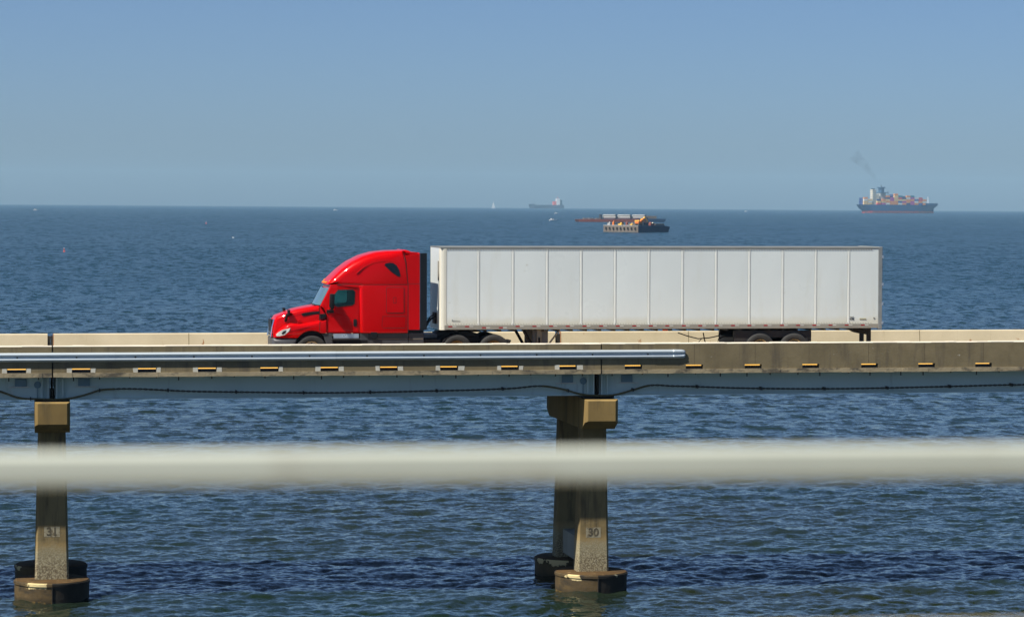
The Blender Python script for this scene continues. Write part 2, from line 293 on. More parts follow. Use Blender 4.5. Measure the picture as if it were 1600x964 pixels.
def water_mat():
    m = bpy.data.materials.new('bay_water'); m.use_nodes = True; n = m.node_tree.nodes; l = m.node_tree.links
    b = n['Principled BSDF']; b.inputs['IOR'].default_value = 1.33; b.inputs['Roughness'].default_value = 0.08
    geo = n.new('ShaderNodeNewGeometry'); sx = n.new('ShaderNodeSeparateXYZ'); l.new(geo.outputs['Position'], sx.inputs[0])
    def noise(sc, st, det, ro=0.55):
        mp = n.new('ShaderNodeMapping'); mp.inputs['Scale'].default_value = st; l.new(geo.outputs['Position'], mp.inputs['Vector'])
        t = n.new('ShaderNodeTexNoise'); t.inputs['Scale'].default_value = sc; t.inputs['Detail'].default_value = det; t.inputs['Roughness'].default_value = ro
        l.new(mp.outputs[0], t.inputs['Vector']); return t.outputs['Fac']
    def mth(op, a, bb, c=None):
        x = n.new('ShaderNodeMath'); x.operation = op
        for i, v in enumerate((a, bb, c)):
            if v is None: continue
            if isinstance(v, (int, float)): x.inputs[i].default_value = v
            else: l.new(v, x.inputs[i])
        return x.outputs[0]
    def rng(v, a, bb, c, d):
        r = n.new('ShaderNodeMapRange'); r.inputs[1].default_value = a; r.inputs[2].default_value = bb; r.inputs[3].default_value = c; r.inputs[4].default_value = d; l.new(v, r.inputs[0]); return r.outputs[0]
    murk = n.new('ShaderNodeMix'); murk.data_type = 'RGBA'; murk.inputs[6].default_value = (0.012, 0.0172, 0.0095, 1); murk.inputs[7].default_value = (0.008, 0.0178, 0.013, 1)
    l.new(rng(noise(0.03, (1, 1, 1), 3), 0.4, 0.6, 0, 1), murk.inputs[0])
    deep = n.new('ShaderNodeMix'); deep.data_type = 'RGBA'; l.new(murk.outputs[2], deep.inputs[6]); deep.inputs[7].default_value = (0.004, 0.024, 0.034, 1)   # clearer, deeper water out in the channel
    l.new(rng(sx.outputs[1], 110, 420, 0, 1), deep.inputs[0]); l.new(deep.outputs[2], b.inputs['Base Color'])
    gust = rng(noise(0.011, (0.35, 1, 1), 4), 0.3, 0.7, 0.75, 1.2)            # wind patches
    def noise_c(sc, st, det, ro=0.6):
        mp = n.new('ShaderNodeMapping'); mp.inputs['Scale'].default_value = st; l.new(geo.outputs['Position'], mp.inputs['Vector'])
        t = n.new('ShaderNodeTexNoise'); t.inputs['Scale'].default_value = sc; t.inputs['Detail'].default_value = det; t.inputs['Roughness'].default_value = ro
        l.new(mp.outputs[0], t.inputs['Vector'])
        sub = n.new('ShaderNodeVectorMath'); sub.operation = 'SUBTRACT'; l.new(t.outputs['Color'], sub.inputs[0]); sub.inputs[1].default_value = (0.5, 0.5, 0.5)
        return sub.outputs[0]
    def vscale(v, f):
        x = n.new('ShaderNodeVectorMath'); x.operation = 'SCALE'; l.new(v, x.inputs[0])
        if isinstance(f, (int, float)): x.inputs['Scale'].default_value = f
        else: l.new(f, x.inputs['Scale'])
        return x.outputs[0]
    def vadd(a, bb):
        x = n.new('ShaderNodeVectorMath'); l.new(a, x.inputs[0]); l.new(bb, x.inputs[1]); return x.outputs[0]
    # wavelet slopes finer than the mesh: ripples everywhere, chop where the mesh grows coarse
    rip = vscale(noise_c(4.0, (1.0, 1, 1), 4.0, 0.65), rng(sx.outputs[1], 90, 400, 0.62, 0.45))
    chop = vscale(noise_c(0.45, (2.2, 1, 1), 4.0, 0.6), rng(sx.outputs[1], 105, 260, 0.15, 1.9))
    swell = vadd(vscale(noise_c(0.13, (3.2, 1, 1), 3.0), rng(sx.outputs[1], 250, 700, 0.0, 1.8)), vscale(noise_c(0.03, (5, 1, 1), 3.0), rng(sx.outputs[1], 700, 2500, 0.0, 1.8)))
    sl = vscale(vadd(vadd(rip, chop), swell), gust)
    flat = n.new('ShaderNodeVectorMath'); flat.operation = 'MULTIPLY'; l.new(sl, flat.inputs[0]); flat.inputs[1].default_value = (1, 1, 0)
    nn = n.new('ShaderNodeVectorMath'); nn.operation = 'NORMALIZE'; l.new(vadd(geo.outputs['Normal'], flat.outputs[0]), nn.inputs[0])
    l.new(nn.outputs[0], b.inputs['Normal'])
    l.new(rng(sx.outputs[1], 100, 500, 0.05, 0.24), b.inputs['Roughness'])
    return m
sea.data.materials.append(water_mat())

# ------------------------------------------------------------------ the bridge
DECK = 8.18; BOT = 7.955; YN = 98.5; YF = 107.0; TOP = 9.04
J = [-37.5, -18.36, 0.79, 19.93, 39.08, 58.2, 77.3]
# road
road = MB().box(0, 114.7, 0, 7.92, -0.004, 0.0).build('road', asphalt); road.location = onb(-37.4, 98.82, DECK+0.004); road.rotation_euler = (0, SLOPE, 0); road['kind'] = 'structure'
for nm, y0, y1, ml in (('yellow_edge_line', 0.10, 0.95, yellow_paint), ('white_edge_line', 7.2, 7.35, white_paint)):
    o = MB().box(0, 114.7, y0, y1, 0.002, 0.006).build(nm, ml, road)
for k in range(9):
    MB().box(1+k*12.2, 4+k*12.2, 3.8, 3.92, 0.002, 0.006).build('lane_dash', white_paint, road)

SLOTS = [-8.9-2.1*k for k in range(13, 0, -1)] + [-8.9, -6.8, -4.7, -2.6, -0.42, 1.76, 4.0, 6.06, 8.21, 10.3, 12.38, 14.5, 16.66, 18.74, 21.09, 23.3, 25.45, 27.57, 29.75, 31.88, 34.02, 36.15, 38.2] + [38.2+2.12*k for k in range(1, 19)]
SW = 0.315
span_labels = ['bridge span beyond the left edge, two piers left of pier 30', 'bridge span at the left edge, ending over pier 31', 'long middle bridge span between piers 31 and 30 carrying the red truck cab',
               'bridge span on the right side of pier 30 without guardrail on most of its wall', 'bridge span beyond the right edge, next after the bare-walled one', 'last bridge span far beyond the right edge']
steel_lug = MB().box(-0.018, 0.018, -0.03, 0.0, -0.16, 0).mesh('hanger')
steel_lug.materials.append(dark_m)
for si in range(6):
    a, b_ = J[si]+0.025, J[si+1]-0.025; Ls = b_-a
    root = empty('bridge_span', onb(a, YN, BOT), span_labels[si], 'bridge', 'spans of the road bridge', ry=SLOPE)
    lx = lambda v: v-a
    MB().box(0, Ls, 0.31, YF-YN+0.15, 0.0, DECK-BOT).build('deck_slab', concrete_slab, root)
    # slab nosing under the wall, interrupted by nothing
    sl = MB()
    xs = np.linspace(0, Ls, 60); rg = random.Random(si)
    for i in range(59): sl.box(xs[i], xs[i+1], -0.035+rg.uniform(-0.006, 0.006), 0.305, 0.0+rg.uniform(0, 0.012), 0.153)
    sl.build('slab_edge', concrete_slab, root)
    # near wall: full-height upper band over piers of concrete left between the drain slots
    w = MB(); z0, zs, zt = 0.154, 0.307, TOP-BOT
    cuts = [lx(s) for s in SLOTS if a+0.4 < s < b_-0.4]
    prof = [(0, zs), (0, zt-0.035), (0.42, zt-0.035), (0.36, zs+0.3), (0.305, zs)]
    w.prism(prof, 0, Ls, 'x')
    e = 0.0
    for c in cuts+[None]:
        e1 = c-SW if c is not None else Ls
        w.box(e, e1, 0.0, 0.305, z0, zs)
        if c is not None: e = c+SW
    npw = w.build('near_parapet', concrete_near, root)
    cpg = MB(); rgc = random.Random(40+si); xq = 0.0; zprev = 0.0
    while xq < Ls-0.01:                       # worn pale top edge, slightly uneven; sunlit brightness also put into its colour
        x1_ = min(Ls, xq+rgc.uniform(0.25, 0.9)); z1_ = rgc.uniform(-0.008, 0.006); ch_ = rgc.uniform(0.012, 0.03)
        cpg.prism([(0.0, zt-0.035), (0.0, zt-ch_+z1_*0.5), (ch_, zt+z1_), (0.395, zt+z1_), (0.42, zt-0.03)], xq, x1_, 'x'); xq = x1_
    cpg.build('coping', mat('coping_sunlit_pale', (0.66, 0.61, 0.50), (0.56, 0.51, 0.41), 1.5, rough=0.9, spec=0.1), npw)
    for k in range(int(Ls/2.13)):
        xf = 1.3+k*2.13+random.uniform(-.15, .15)
        MB().box(xf-0.007, xf+0.007, -0.0015, 0.01, 0.33, zt-0.04).build('form_line', mat('form_line_stain', (0.09, 0.07, 0.045), (0.14, 0.11, 0.07), 3, rough=0.95, spec=0.1), npw)
    for c in cuts:
        MB().prism([(-0.02, 0.1545), (0.304, 0.1545), (0.304, 0.22), (-0.02, 0.16)], c-SW+0.002, c+SW-0.002, 'x').build('drain_trough', grime, root)
    # repaired pale concrete beside the slots of the left part
    for c in cuts:
        if c+a < 19.5:
            for sgn in (-1, 1):
                if random.random() < 0.12: continue
                wd = random.uniform(0.13, 0.21); x0 = c+sgn*(SW+0.005) - (wd if sgn < 0 else 0)
                hh = random.uniform(0.15, 0.185)
                MB().prism([(x0+random.uniform(-.01, .01), 0.165), (x0+wd, 0.16), (x0+wd+random.uniform(-.02, .02), 0.155+hh), (x0+random.uniform(-.02, .02), 0.15+hh)], -0.006, 0.01).build('concrete_patch', concrete_patch, root)
    # far wall
    fy = YF-YN-0.10
    pf = [(fy-0.27, DECK-BOT), (fy-0.10, DECK-BOT+0.28), (fy-0.02, zt-0.0), (fy, zt+0.03), (fy+0.2, zt+0.03), (fy+0.2, 0.0), (fy+0.15, 0.0), (fy+0.15, DECK-BOT)]
    gap = 0.09
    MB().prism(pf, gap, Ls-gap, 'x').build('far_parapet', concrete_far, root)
    rust_m = mat('joint_rust', (0.30, 0.13, 0.05), (0.42, 0.24, 0.12), 5, rough=0.9)
    MB().prism([(fy-0.02, DECK-BOT), (fy-0.02, zt-0.05), (fy+0.15, zt-0.05), (fy+0.15, DECK-BOT)], -0.02, gap-0.002, 'x').build('joint_seal', grime, root)
    MB().prism([(p[0]-0.003, p[1]) for p in pf[:5]]+[(fy+0.19, DECK-BOT)], gap-0.03, gap-0.001, 'x').build('joint_armour', rust_m, root)
    MB().prism([(fy-0.02, DECK-BOT), (fy-0.02, zt-0.05), (fy+0.15, zt-0.05), (fy+0.15, DECK-BOT)], Ls-gap+0.002, Ls+0.02, 'x').build('joint_seal', grime, root)
    MB().box(Ls+0.002, Ls+0.048, 0.06, 0.29, -0.02, zt-0.03).build('joint_seal', grime, root)
    MB().box(Ls+0.002, Ls+0.048, 0.62, 7.9, -0.70, 0.0).build('joint_seal', grime, root)
    # vertical control joints scored in the far wall
    for xj in (Ls*0.25+0.3, Ls*0.5, Ls*0.75):
        MB().prism([(p[0]-0.004, p[1]) for p in pf[:4]]+[(fy, DECK-BOT)], xj-0.012, xj+0.012, 'x').build('control_joint', grime if False else concrete_near, root)
    # steel girders
    for gi, gy in enumerate((0.82, 3.15, 5.5, 7.85)):
        gd = MB().box(0.06, Ls-0.06, gy-0.012, gy+0.012, -0.77, -0.03).box(0.06, Ls-0.06, gy-0.2, gy+0.2, -0.80, -0.77).box(0.06, Ls-0.06, gy-0.17, gy+0.17, -0.03, -0.001)
        G = gd.build('girder', steel_blue, root)
        if gi == 0:
            for xs_ in ([0.12, 0.33, Ls-0.33, Ls-0.12] + [2.4*k for k in range(1, 1)]):
                MB().box(xs_-0.02, xs_+0.02, gy-0.17, gy-0.012, -0.77, -0.03).build('stiffener', steel_blue, G)
            for k in range(int(Ls/0.95)):
                o = share(steel_lug, 'hanger', G, (0.6+k*0.95+random.uniform(-.12, .12), 0.62, 0.0))
                o.scale = (1, 1, random.choice((0.45, 0.7, 1.0)))
            # jacking shelf brackets next to each bearing
            for sx_, dirn in ((1.05, 1), (Ls-1.05, -1)):
                MB().box(sx_-0.2, sx_+0.2, gy-0.09, gy-0.014, -0.34, -0.08).build('junction_box', steel_blue_d, G, bevel=0.01)
                br = MB().tube([(sx_-dirn*0.3, gy-0.10, -0.36), (sx_+dirn*0.42, gy-0.12, -0.36), (sx_+dirn*0.26, gy-0.12, -0.60)], 0.02, 6)
                br.tube([(sx_-dirn*0.1, gy-0.02, -0.36), (sx_-dirn*0.1, gy-0.12, -0.36)], 0.012, 6).build('bracket', white_paint, G)
            xe = Ls-0.42
            MB().lathe([(0, -0.03), (0.12, -0.03), (0.12, 0.02), (0, 0.02)], (xe-0.06, gy-0.06, -0.29), 'y', 16).box(xe-0.075, xe-0.05, gy-0.07, gy-0.04, -0.74, -0.4).build('drain_plate', steel_blue_d, G)
        for xb in (0.35, Ls-0.35):
            MB().box(xb-0.22, xb+0.22, gy-0.18, gy+0.18, -0.885, -0.802).build('bearing', dark_m, root)
    for xd in np.linspace(0.4, Ls-0.4, 5):
        MB().box(xd-0.03, xd+0.03, 0.84, 7.83, -0.7, -0.25).build('cross_frame', steel_blue, root)

# guardrail on the near wall
ga, gb = -37.3, 22.95
gr = empty('guard_rail', onb(ga, YN, 8.645), 'galvanised two-ridge steel guardrail along the outer face of the near concrete wall', 'guardrail', ry=SLOPE)
wp = []
for i in range(29):
    t = i/28; z = -0.165+0.33*t
    d = -0.052 - 0.030*math.tanh(2.2*math.cos(2*math.pi*(t*2-0.5)))/math.tanh(2.2)
    if t < 0.06: d += (0.06-t)*0.6
    if t > 0.94: d += (t-0.94)*0.6
    wp.append((d, z))
prof = wp + [(p[0]+0.006, p[1]) for p in reversed(wp)]
joints = [ga, -31.3, -27.5, -23.7, -19.9, -16.1, -12.3, -8.5, -4.7, -0.9, 2.9, 6.7, 10.5, 14.3, 18.1, 21.9, gb]
for i in range(16):
    x0, x1 = joints[i]-ga-(0.16 if i else 0), joints[i+1]-ga
    o = MB().prism([(p[0]-0.005*(i % 2), p[1]) for p in prof], x0, x1 if i < 15 else x1-0.42, 'x').build('rail_beam', rail_zinc, gr, smooth=50)
# flared end piece
ep = []; L0 = gb-ga-0.45
m_ = MB(); cols_ = 8; vs = []
for j in range(cols_+1):
    u = j/cols_; fl = 1-0.75*u
    for d, z in wp:
        rr = 1.0 if u < 0.7 else math.sqrt(max(0.0, 1-((u-0.7)/0.3)**2))*0.25+0.75
        vs.append((L0+0.45*u, -0.06+(d+0.052)*fl + random.uniform(-.003, .003), z*rr*(1.0-0.06*u)))
n_ = len(wp); fs = [(j*n_+i, j*n_+i+1, (j+1)*n_+i+1, (j+1)*n_+i) for j in range(cols_) for i in range(n_-1)]
e_ = m_.add(vs, fs).build('end_terminal', rail_zinc, gr, smooth=60)
md = e_.modifiers.new('sheet', 'SOLIDIFY'); md.thickness = 0.006
bolt_me = MB().lathe([(0, -0.03), (0.022, -0.025), (0.03, -0.008), (0.03, 0.0)], ax='y', n=8).mesh('bolt'); bolt_me.materials.append(dark_m)
x = 0.9
while x < gb-ga:
    share(bolt_me, 'bolt', gr, (x, -0.018, -0.005))
    MB().box(x-0.07, x+0.07, -0.016, -0.002, -0.12, 0.12).build('mounting_block', rail_zinc, gr); x += 2.0

# utility cable looping along the girder
cpts = [(-37.3, 7.45), (-28, 7.35), (-20.5, 7.5), (-18.4, 7.2), (-16.3, 7.5), (-12, 7.4), (-8, 7.36), (-3.5, 7.52), (-1.7, 7.5), (-0.98, 7.4), (-0.38, 7.19), (0.43, 7.13), (1.3, 7.14), (1.86, 7.26), (2.52, 7.45), (2.89, 7.47), (5.58, 7.38), (7.8, 7.34), (10.04, 7.31), (13.42, 7.35), (16.85, 7.44), (18.0, 7.51), (18.69, 7.39), (19.27, 7.23), (19.85, 7.17), (20.43, 7.18), (21.25, 7.38), (21.71, 7.51), (22.65, 7.5), (25.0, 7.42), (28.56, 7.38), (32.16, 7.43), (35.8, 7.5), (37.2, 7.5), (39.1, 7.2), (41, 7.5), (48, 7.36), (56.3, 7.5), (58.2, 7.2), (60.1, 7.5), (68, 7.38), (77, 7.5)]
cx = np.array([p[0] for p in cpts]); cz = np.array([p[1] for p in cpts])
def cub(xq):
    mm = np.gradient(cz, cx); i = np.clip(np.searchsorted(cx, xq)-1, 0, len(cx)-2); h = cx[i+1]-cx[i]; t = (xq-cx[i])/h
    return (2*t**3-3*t**2+1)*cz[i]+(t**3-2*t**2+t)*h*mm[i]+(-2*t**3+3*t**2)*cz[i+1]+(t**3-t**2)*h*mm[i+1]
cb = empty('utility_cable', (-8, 99.05, 7.38), 'dark twisted cable drooping along the blue-grey girder side and dipping at each pier', 'cable')
def cabseg(x0, x1, twisted, name, m):
    q = np.arange(x0, x1+1e-6, 0.05); z = cub(q); mb = MB()
    if twisted:
        for ph in (0, math.pi):
            mb.tube([(xx+8, 0.02*math.cos(xx*17+ph), zz-7.38+0.02*math.sin(xx*17+ph)) for xx, zz in zip(q, z)], 0.018, 6)
    else: mb.tube([(xx+8, 0, zz-7.38) for xx, zz in zip(q, z)], 0.036, 8)
    return mb.build(name, m, cb, smooth=60)
for x0, x1, tw in ((-37.3, -1.6, 1), (-1.6, 2.9, 0), (2.9, 17.9, 1), (17.9, 21.8, 0), (21.8, 77, 1)):
    cabseg(x0, x1, tw, 'twisted_cable' if tw else 'conduit', cable_m if tw else conduit_m)
clip_me = MB().box(-0.02, 0.02, -0.055, 0.27, -0.055, 0.055).mesh('clip'); clip_me.materials.append(dark_m)
for xx in list(np.arange(-7-2.35*12, 76, 2.35)): share(clip_me, 'clip', cb, (xx+8, 0, float(cub(np.array([xx]))[0])-7.38))

# ------------------------------------------------------------------ piers
def pier(xc, num, plabel):
    p = empty('bridge_pier', (xc, 100.35, 0), plabel, 'bridge pier', 'piers of the road bridge')
    zt = 7.06
    # cap beam with chamfered corners and sloping ends
    def ring(y, zb, hw, ch=0.0): return [(-hw, y, zt), (hw, y, zt), (hw, y, zb), (-hw, y, zb)]
    y0, y1 = 98.6-100.35, 106.3-100.35; hw = 0.60; c = 0.10
    st = [(y0, 6.28+0.0, hw-c, zt-0.05), (y0+c, 6.22, hw, zt), (y0+0.62, 5.97, hw, zt), (y1-0.62, 5.97, hw, zt), (y1-c, 6.22, hw, zt), (y1, 6.28, hw-c, zt-0.05)]
    vs = []
    for y, zb, h_, z1 in st: vs += [(-h_, y, z1), (h_, y, z1), (h_, y, zb), (-h_, y, zb)]
    fs = [(4*i+j, 4*i+(j+1) % 4, 4*i+4+(j+1) % 4, 4*i+4+j) for i in range(len(st)-1) for j in range(4)] + [(3, 2, 1, 0), (20, 21, 22, 23)]
    MB().add(vs, fs).build('cap_beam', concrete_pier, p, bevel=0.015)
    MB().box(-0.5, 0.5, 98.95-100.35, 105.9-100.35, zt-0.003, zt+0.012).build('bearing_shelf', dark_m, p)
    for yc in (0.0, 4.2):
        def sect(z, wx, wy, ch=0.07): return [(-wx+ch, yc-wy, z), (wx-ch, yc-wy, z), (wx, yc-wy+ch, z), (wx, yc+wy-ch, z), (wx-ch, yc+wy, z), (-wx+ch, yc+wy, z), (-wx, yc+wy-ch, z), (-wx, yc-wy+ch, z)]
        def col(za, zb_, nm, m, grow=0.0, parent=p):
            f = lambda z: 0.465+(5.97-z)/5.1*0.12+grow
            g_ = lambda z: 0.33+(5.97-z)/5.1*0.05+grow
            v = sect(za, f(za), g_(za))+sect(zb_, f(zb_), g_(zb_))
            return MB().add(v, [tuple(range(8)), tuple(range(15, 7, -1))]+[(i, (i+1) % 8, 8+(i+1) % 8, 8+i) for i in range(8)]).build(nm, m, parent, bevel=0.01)
        cl = col(0.78, 5.97, 'column', concrete_col)
        if yc == 0.0 and num:
            zc = 2.19 if num == '30' else 2.45; yp = -(0.33+(5.97-zc)/5.1*0.05)
            pl = MB().box(-0.27, 0.27, yp-0.005, yp+0.01, zc-0.18, zc+0.18).build('number_panel', mat('number_panel_paint', (0.36, 0.32, 0.22), (0.26, 0.23, 0.15), 4, rough=0.9, spec=0.1, spots=(0.15, 0.12, 0.07), sscale=5, sthr=(0.48, 0.6)), cl)
            pl.rotation_euler = (0, 0, 0)
            text_mesh(num, 0.40, mat('number_ink', (0.08, 0.07, 0.05), (0.15, 0.125, 0.08), 7, rough=0.9, spec=0.1), 'number', cl, (0.0, yp-0.0085, zc), (math.radians(90), 0, 0))
        # round footing with a lipped rim and a rendered skirt
        ft = bpy.data.objects.new('footing', None); COL.objects.link(ft); ft.parent = p; ft.location = (0, yc, 0)
        fprof = [(1.29, -1.5), (1.29, 0.64), (1.32, 0.645), (1.32, 0.73), (1.29, 0.735), (1.28, 0.765), (0, 0.765), (0, -1.5)]
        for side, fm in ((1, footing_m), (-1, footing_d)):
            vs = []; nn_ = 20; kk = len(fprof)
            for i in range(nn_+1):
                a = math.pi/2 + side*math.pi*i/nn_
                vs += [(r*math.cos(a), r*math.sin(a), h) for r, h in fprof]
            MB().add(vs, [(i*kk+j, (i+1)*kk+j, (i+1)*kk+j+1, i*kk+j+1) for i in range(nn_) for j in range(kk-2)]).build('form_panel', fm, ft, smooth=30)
        MB().lathe([(1.278, 0.7655), (1.24, 0.785), (0.0, 0.80)], n=40).build('footing_top', footing_top, ft, smooth=40)
        MB().box(-0.012, 0.012, -1.328, -1.28, -0.3, 0.65).build('form_seam', grime, ft)
    MB().box(-0.33, 0.33, 0.40, 3.80, 0.98, 1.86).build('strut', mat('strut_concrete', (0.34, 0.33, 0.26), (0.27, 0.26, 0.2), 1.0, (2, 1, .4), rough=0.9, bump=0.005), p, bevel=0.02)
    return p
pier(0.79, '31', 'concrete pier marked 31 at the left edge, seen almost square-on')
pier(-18.36, '', 'concrete pier beyond the left edge of the view')
pier(39.6, '', 'concrete pier just beyond the right edge of the view')
pier(58.2, '', 'concrete pier far beyond the right edge of the view')
pier(77.3, '', 'end pier under the last span far to the right')
pier(-37.5, '', 'end pier under the span far to the left')
pier(19.98, '30', 'concrete pier marked 30 under the trailer, its rear column and strut showing')

# ------------------------------------------------------------------ tractor unit
TX = 8.45; TY = 100.0
tr = empty('semi_truck', onb(TX, TY+1.25, DECK+0.01), 'glossy red sleeper-cab semi truck towing the white trailer across the bridge', 'truck', ry=SLOPE)
def q(x, z): return ((x-105)*0.004254, (885-z)*0.004218+0.815)
def Q(pts): return [q(*p) for p in pts]
HWC = 1.17; HWS = 1.25
def hoodwarp(x, y, z):
    k = min(1.0, max(0.0, x/1.9)); s = 0.74+0.26*(1-(1-k)**2.2); return (x, y*s, z)
def fendwarp(x, y, z):
    k = min(1.0, max(0.0, x/0.9)); s = 0.80+0.20*(1-(1-k)**2.0); return (x, y*s, z)
hood = MB().rext(Q([(133, 690), (152, 662), (230, 634), (300, 607), (400, 586), (497, 571), (520, 580), (552, 640), (552, 790), (480, 790), (330, 800), (300, 838), (118, 838), (119, 760)]), -1.0, 1.0, 0.16, 4,
                 rs=[.6, .9, 1, 1, 1, .9, .5, .2, .1, .1, .1, .1, .3, .5], warp=hoodwarp).build('hood', red_p, tr, smooth=40)
arch = [(500, 800), (478, 785), (440, 778), (400, 780), (362, 795), (335, 815), (312, 840)]
fend = MB().rext(Q([(125, 838), (132, 808), (165, 772), (205, 740), (250, 716), (330, 722), (390, 716), (450, 704), (500, 694), (552, 690), (552, 800)]+arch), -1.21, 1.21, 0.14, 4,
                 rs=[.2, .6, 1, 1, 1, 1, 1, 1, .8, .3, .1]+[.15]*7, warp=fendwarp).build('fender', red_p, tr, smooth=40)
# cab with real openings behind the side glass
def cabwarp(x, y, z):
    k = min(1.0, max(0.0, (x-1.5)/0.5)); return (x, y*(0.90+0.10*k), z)
win = Q([(618, 478), (648, 440), (772, 437), (788, 452), (784, 552), (768, 566), (645, 580), (620, 570), (613, 540)])
cab = MB().rext(Q([(500, 576), (580, 416), (584, 394), (850, 394), (850, 800), (553, 800), (553, 640), (530, 590)]), -HWC, HWC, 0.05, 3, rs=[.8, .9, .3, .1, .1, .1, .2, .3], warp=cabwarp).build('cab', [red_p, black_m], tr)
cut = MB().prism(win, -2, 2, 'y').build('cutter', black_m); cut.parent = tr
md = cab.modifiers.new('windows', 'BOOLEAN'); md.operation = 'DIFFERENCE'; md.object = cut; md.solver = 'EXACT'; md.material_mode = 'TRANSFER'
bpy.context.view_layer.update()
nm = bpy.data.meshes.new_from_object(cab.evaluated_get(bpy.context.evaluated_depsgraph_get())); cab.modifiers.clear(); old = cab.data; cab.data = nm; nm.name = 'cab'
bpy.data.objects.remove(cut); nm.polygons.foreach_set('use_smooth', [True]*len(nm.polygons)); nm.set_sharp_from_angle(angle=math.radians(35))
def slw(x, y, z): return (x, y, z)
slp = MB().rext(Q([(822, 402), (868, 396.5), (1229, 396.5), (1229, 800), (868, 800), (830, 798)]), -HWS, HWS, 0.06, 3, rs=[2.2, .3, .2, .2, .3, 2.2]).build('sleeper', red_p, tr, smooth=40)
roofc = [(562, 394), (575, 372), (620, 326), (680, 268), (760, 208), (860, 157), (960, 127), (1060, 115), (1193, 111), (1210, 200), (1229, 394)]
def roofwarp(x, y, z):
    k = min(1.0, max(0.0, (x-1.9)/1.5)); s = 0.90+0.10*(1-(1-k)**2); zz = max(0.0, (z-2.75)/1.25)
    return (x, y*s*(1-0.07*zz**1.5), z)
roof = MB().rext(Q(roofc), -HWS, HWS, 0.30, 6, rs=[.12, .5, .8, .9, 1, 1, 1, 1, .7, .12, .05], warp=roofwarp).build('roof_fairing', red_p, tr, smooth=45)
MB().rext(Q([(1198, 112), (1210, 104), (1240, 110), (1262, 122), (1332, 128), (1332, 150), (1216, 150)]), -1.12, 1.12, 0.1, 3).build('roof_deflector', red_p, tr, smooth=45)
for s in (-1, 1):
    yy = sorted((s*(HWS-0.05), s*(HWS+0.0)))
    e1 = MB().prism(Q([(1212, 152), (1330, 132), (1330, 775), (1234, 775), (1234, 400)]), *yy).build('side_extender', red_p, tr, bevel=0.012)
    yy2 = sorted((s*(HWS-0.06), s*(HWS-0.004)))
    MB().prism(Q([(1333, 131), (1389, 131), (1389, 775), (1333, 775)]), *yy2).build('extender_flap', dark_ext, e1, bevel=0.01)
MB().box(4.55, 4.80, -1.15, 1.15, 0.95, 3.7).build('cab_back', black_m, tr)
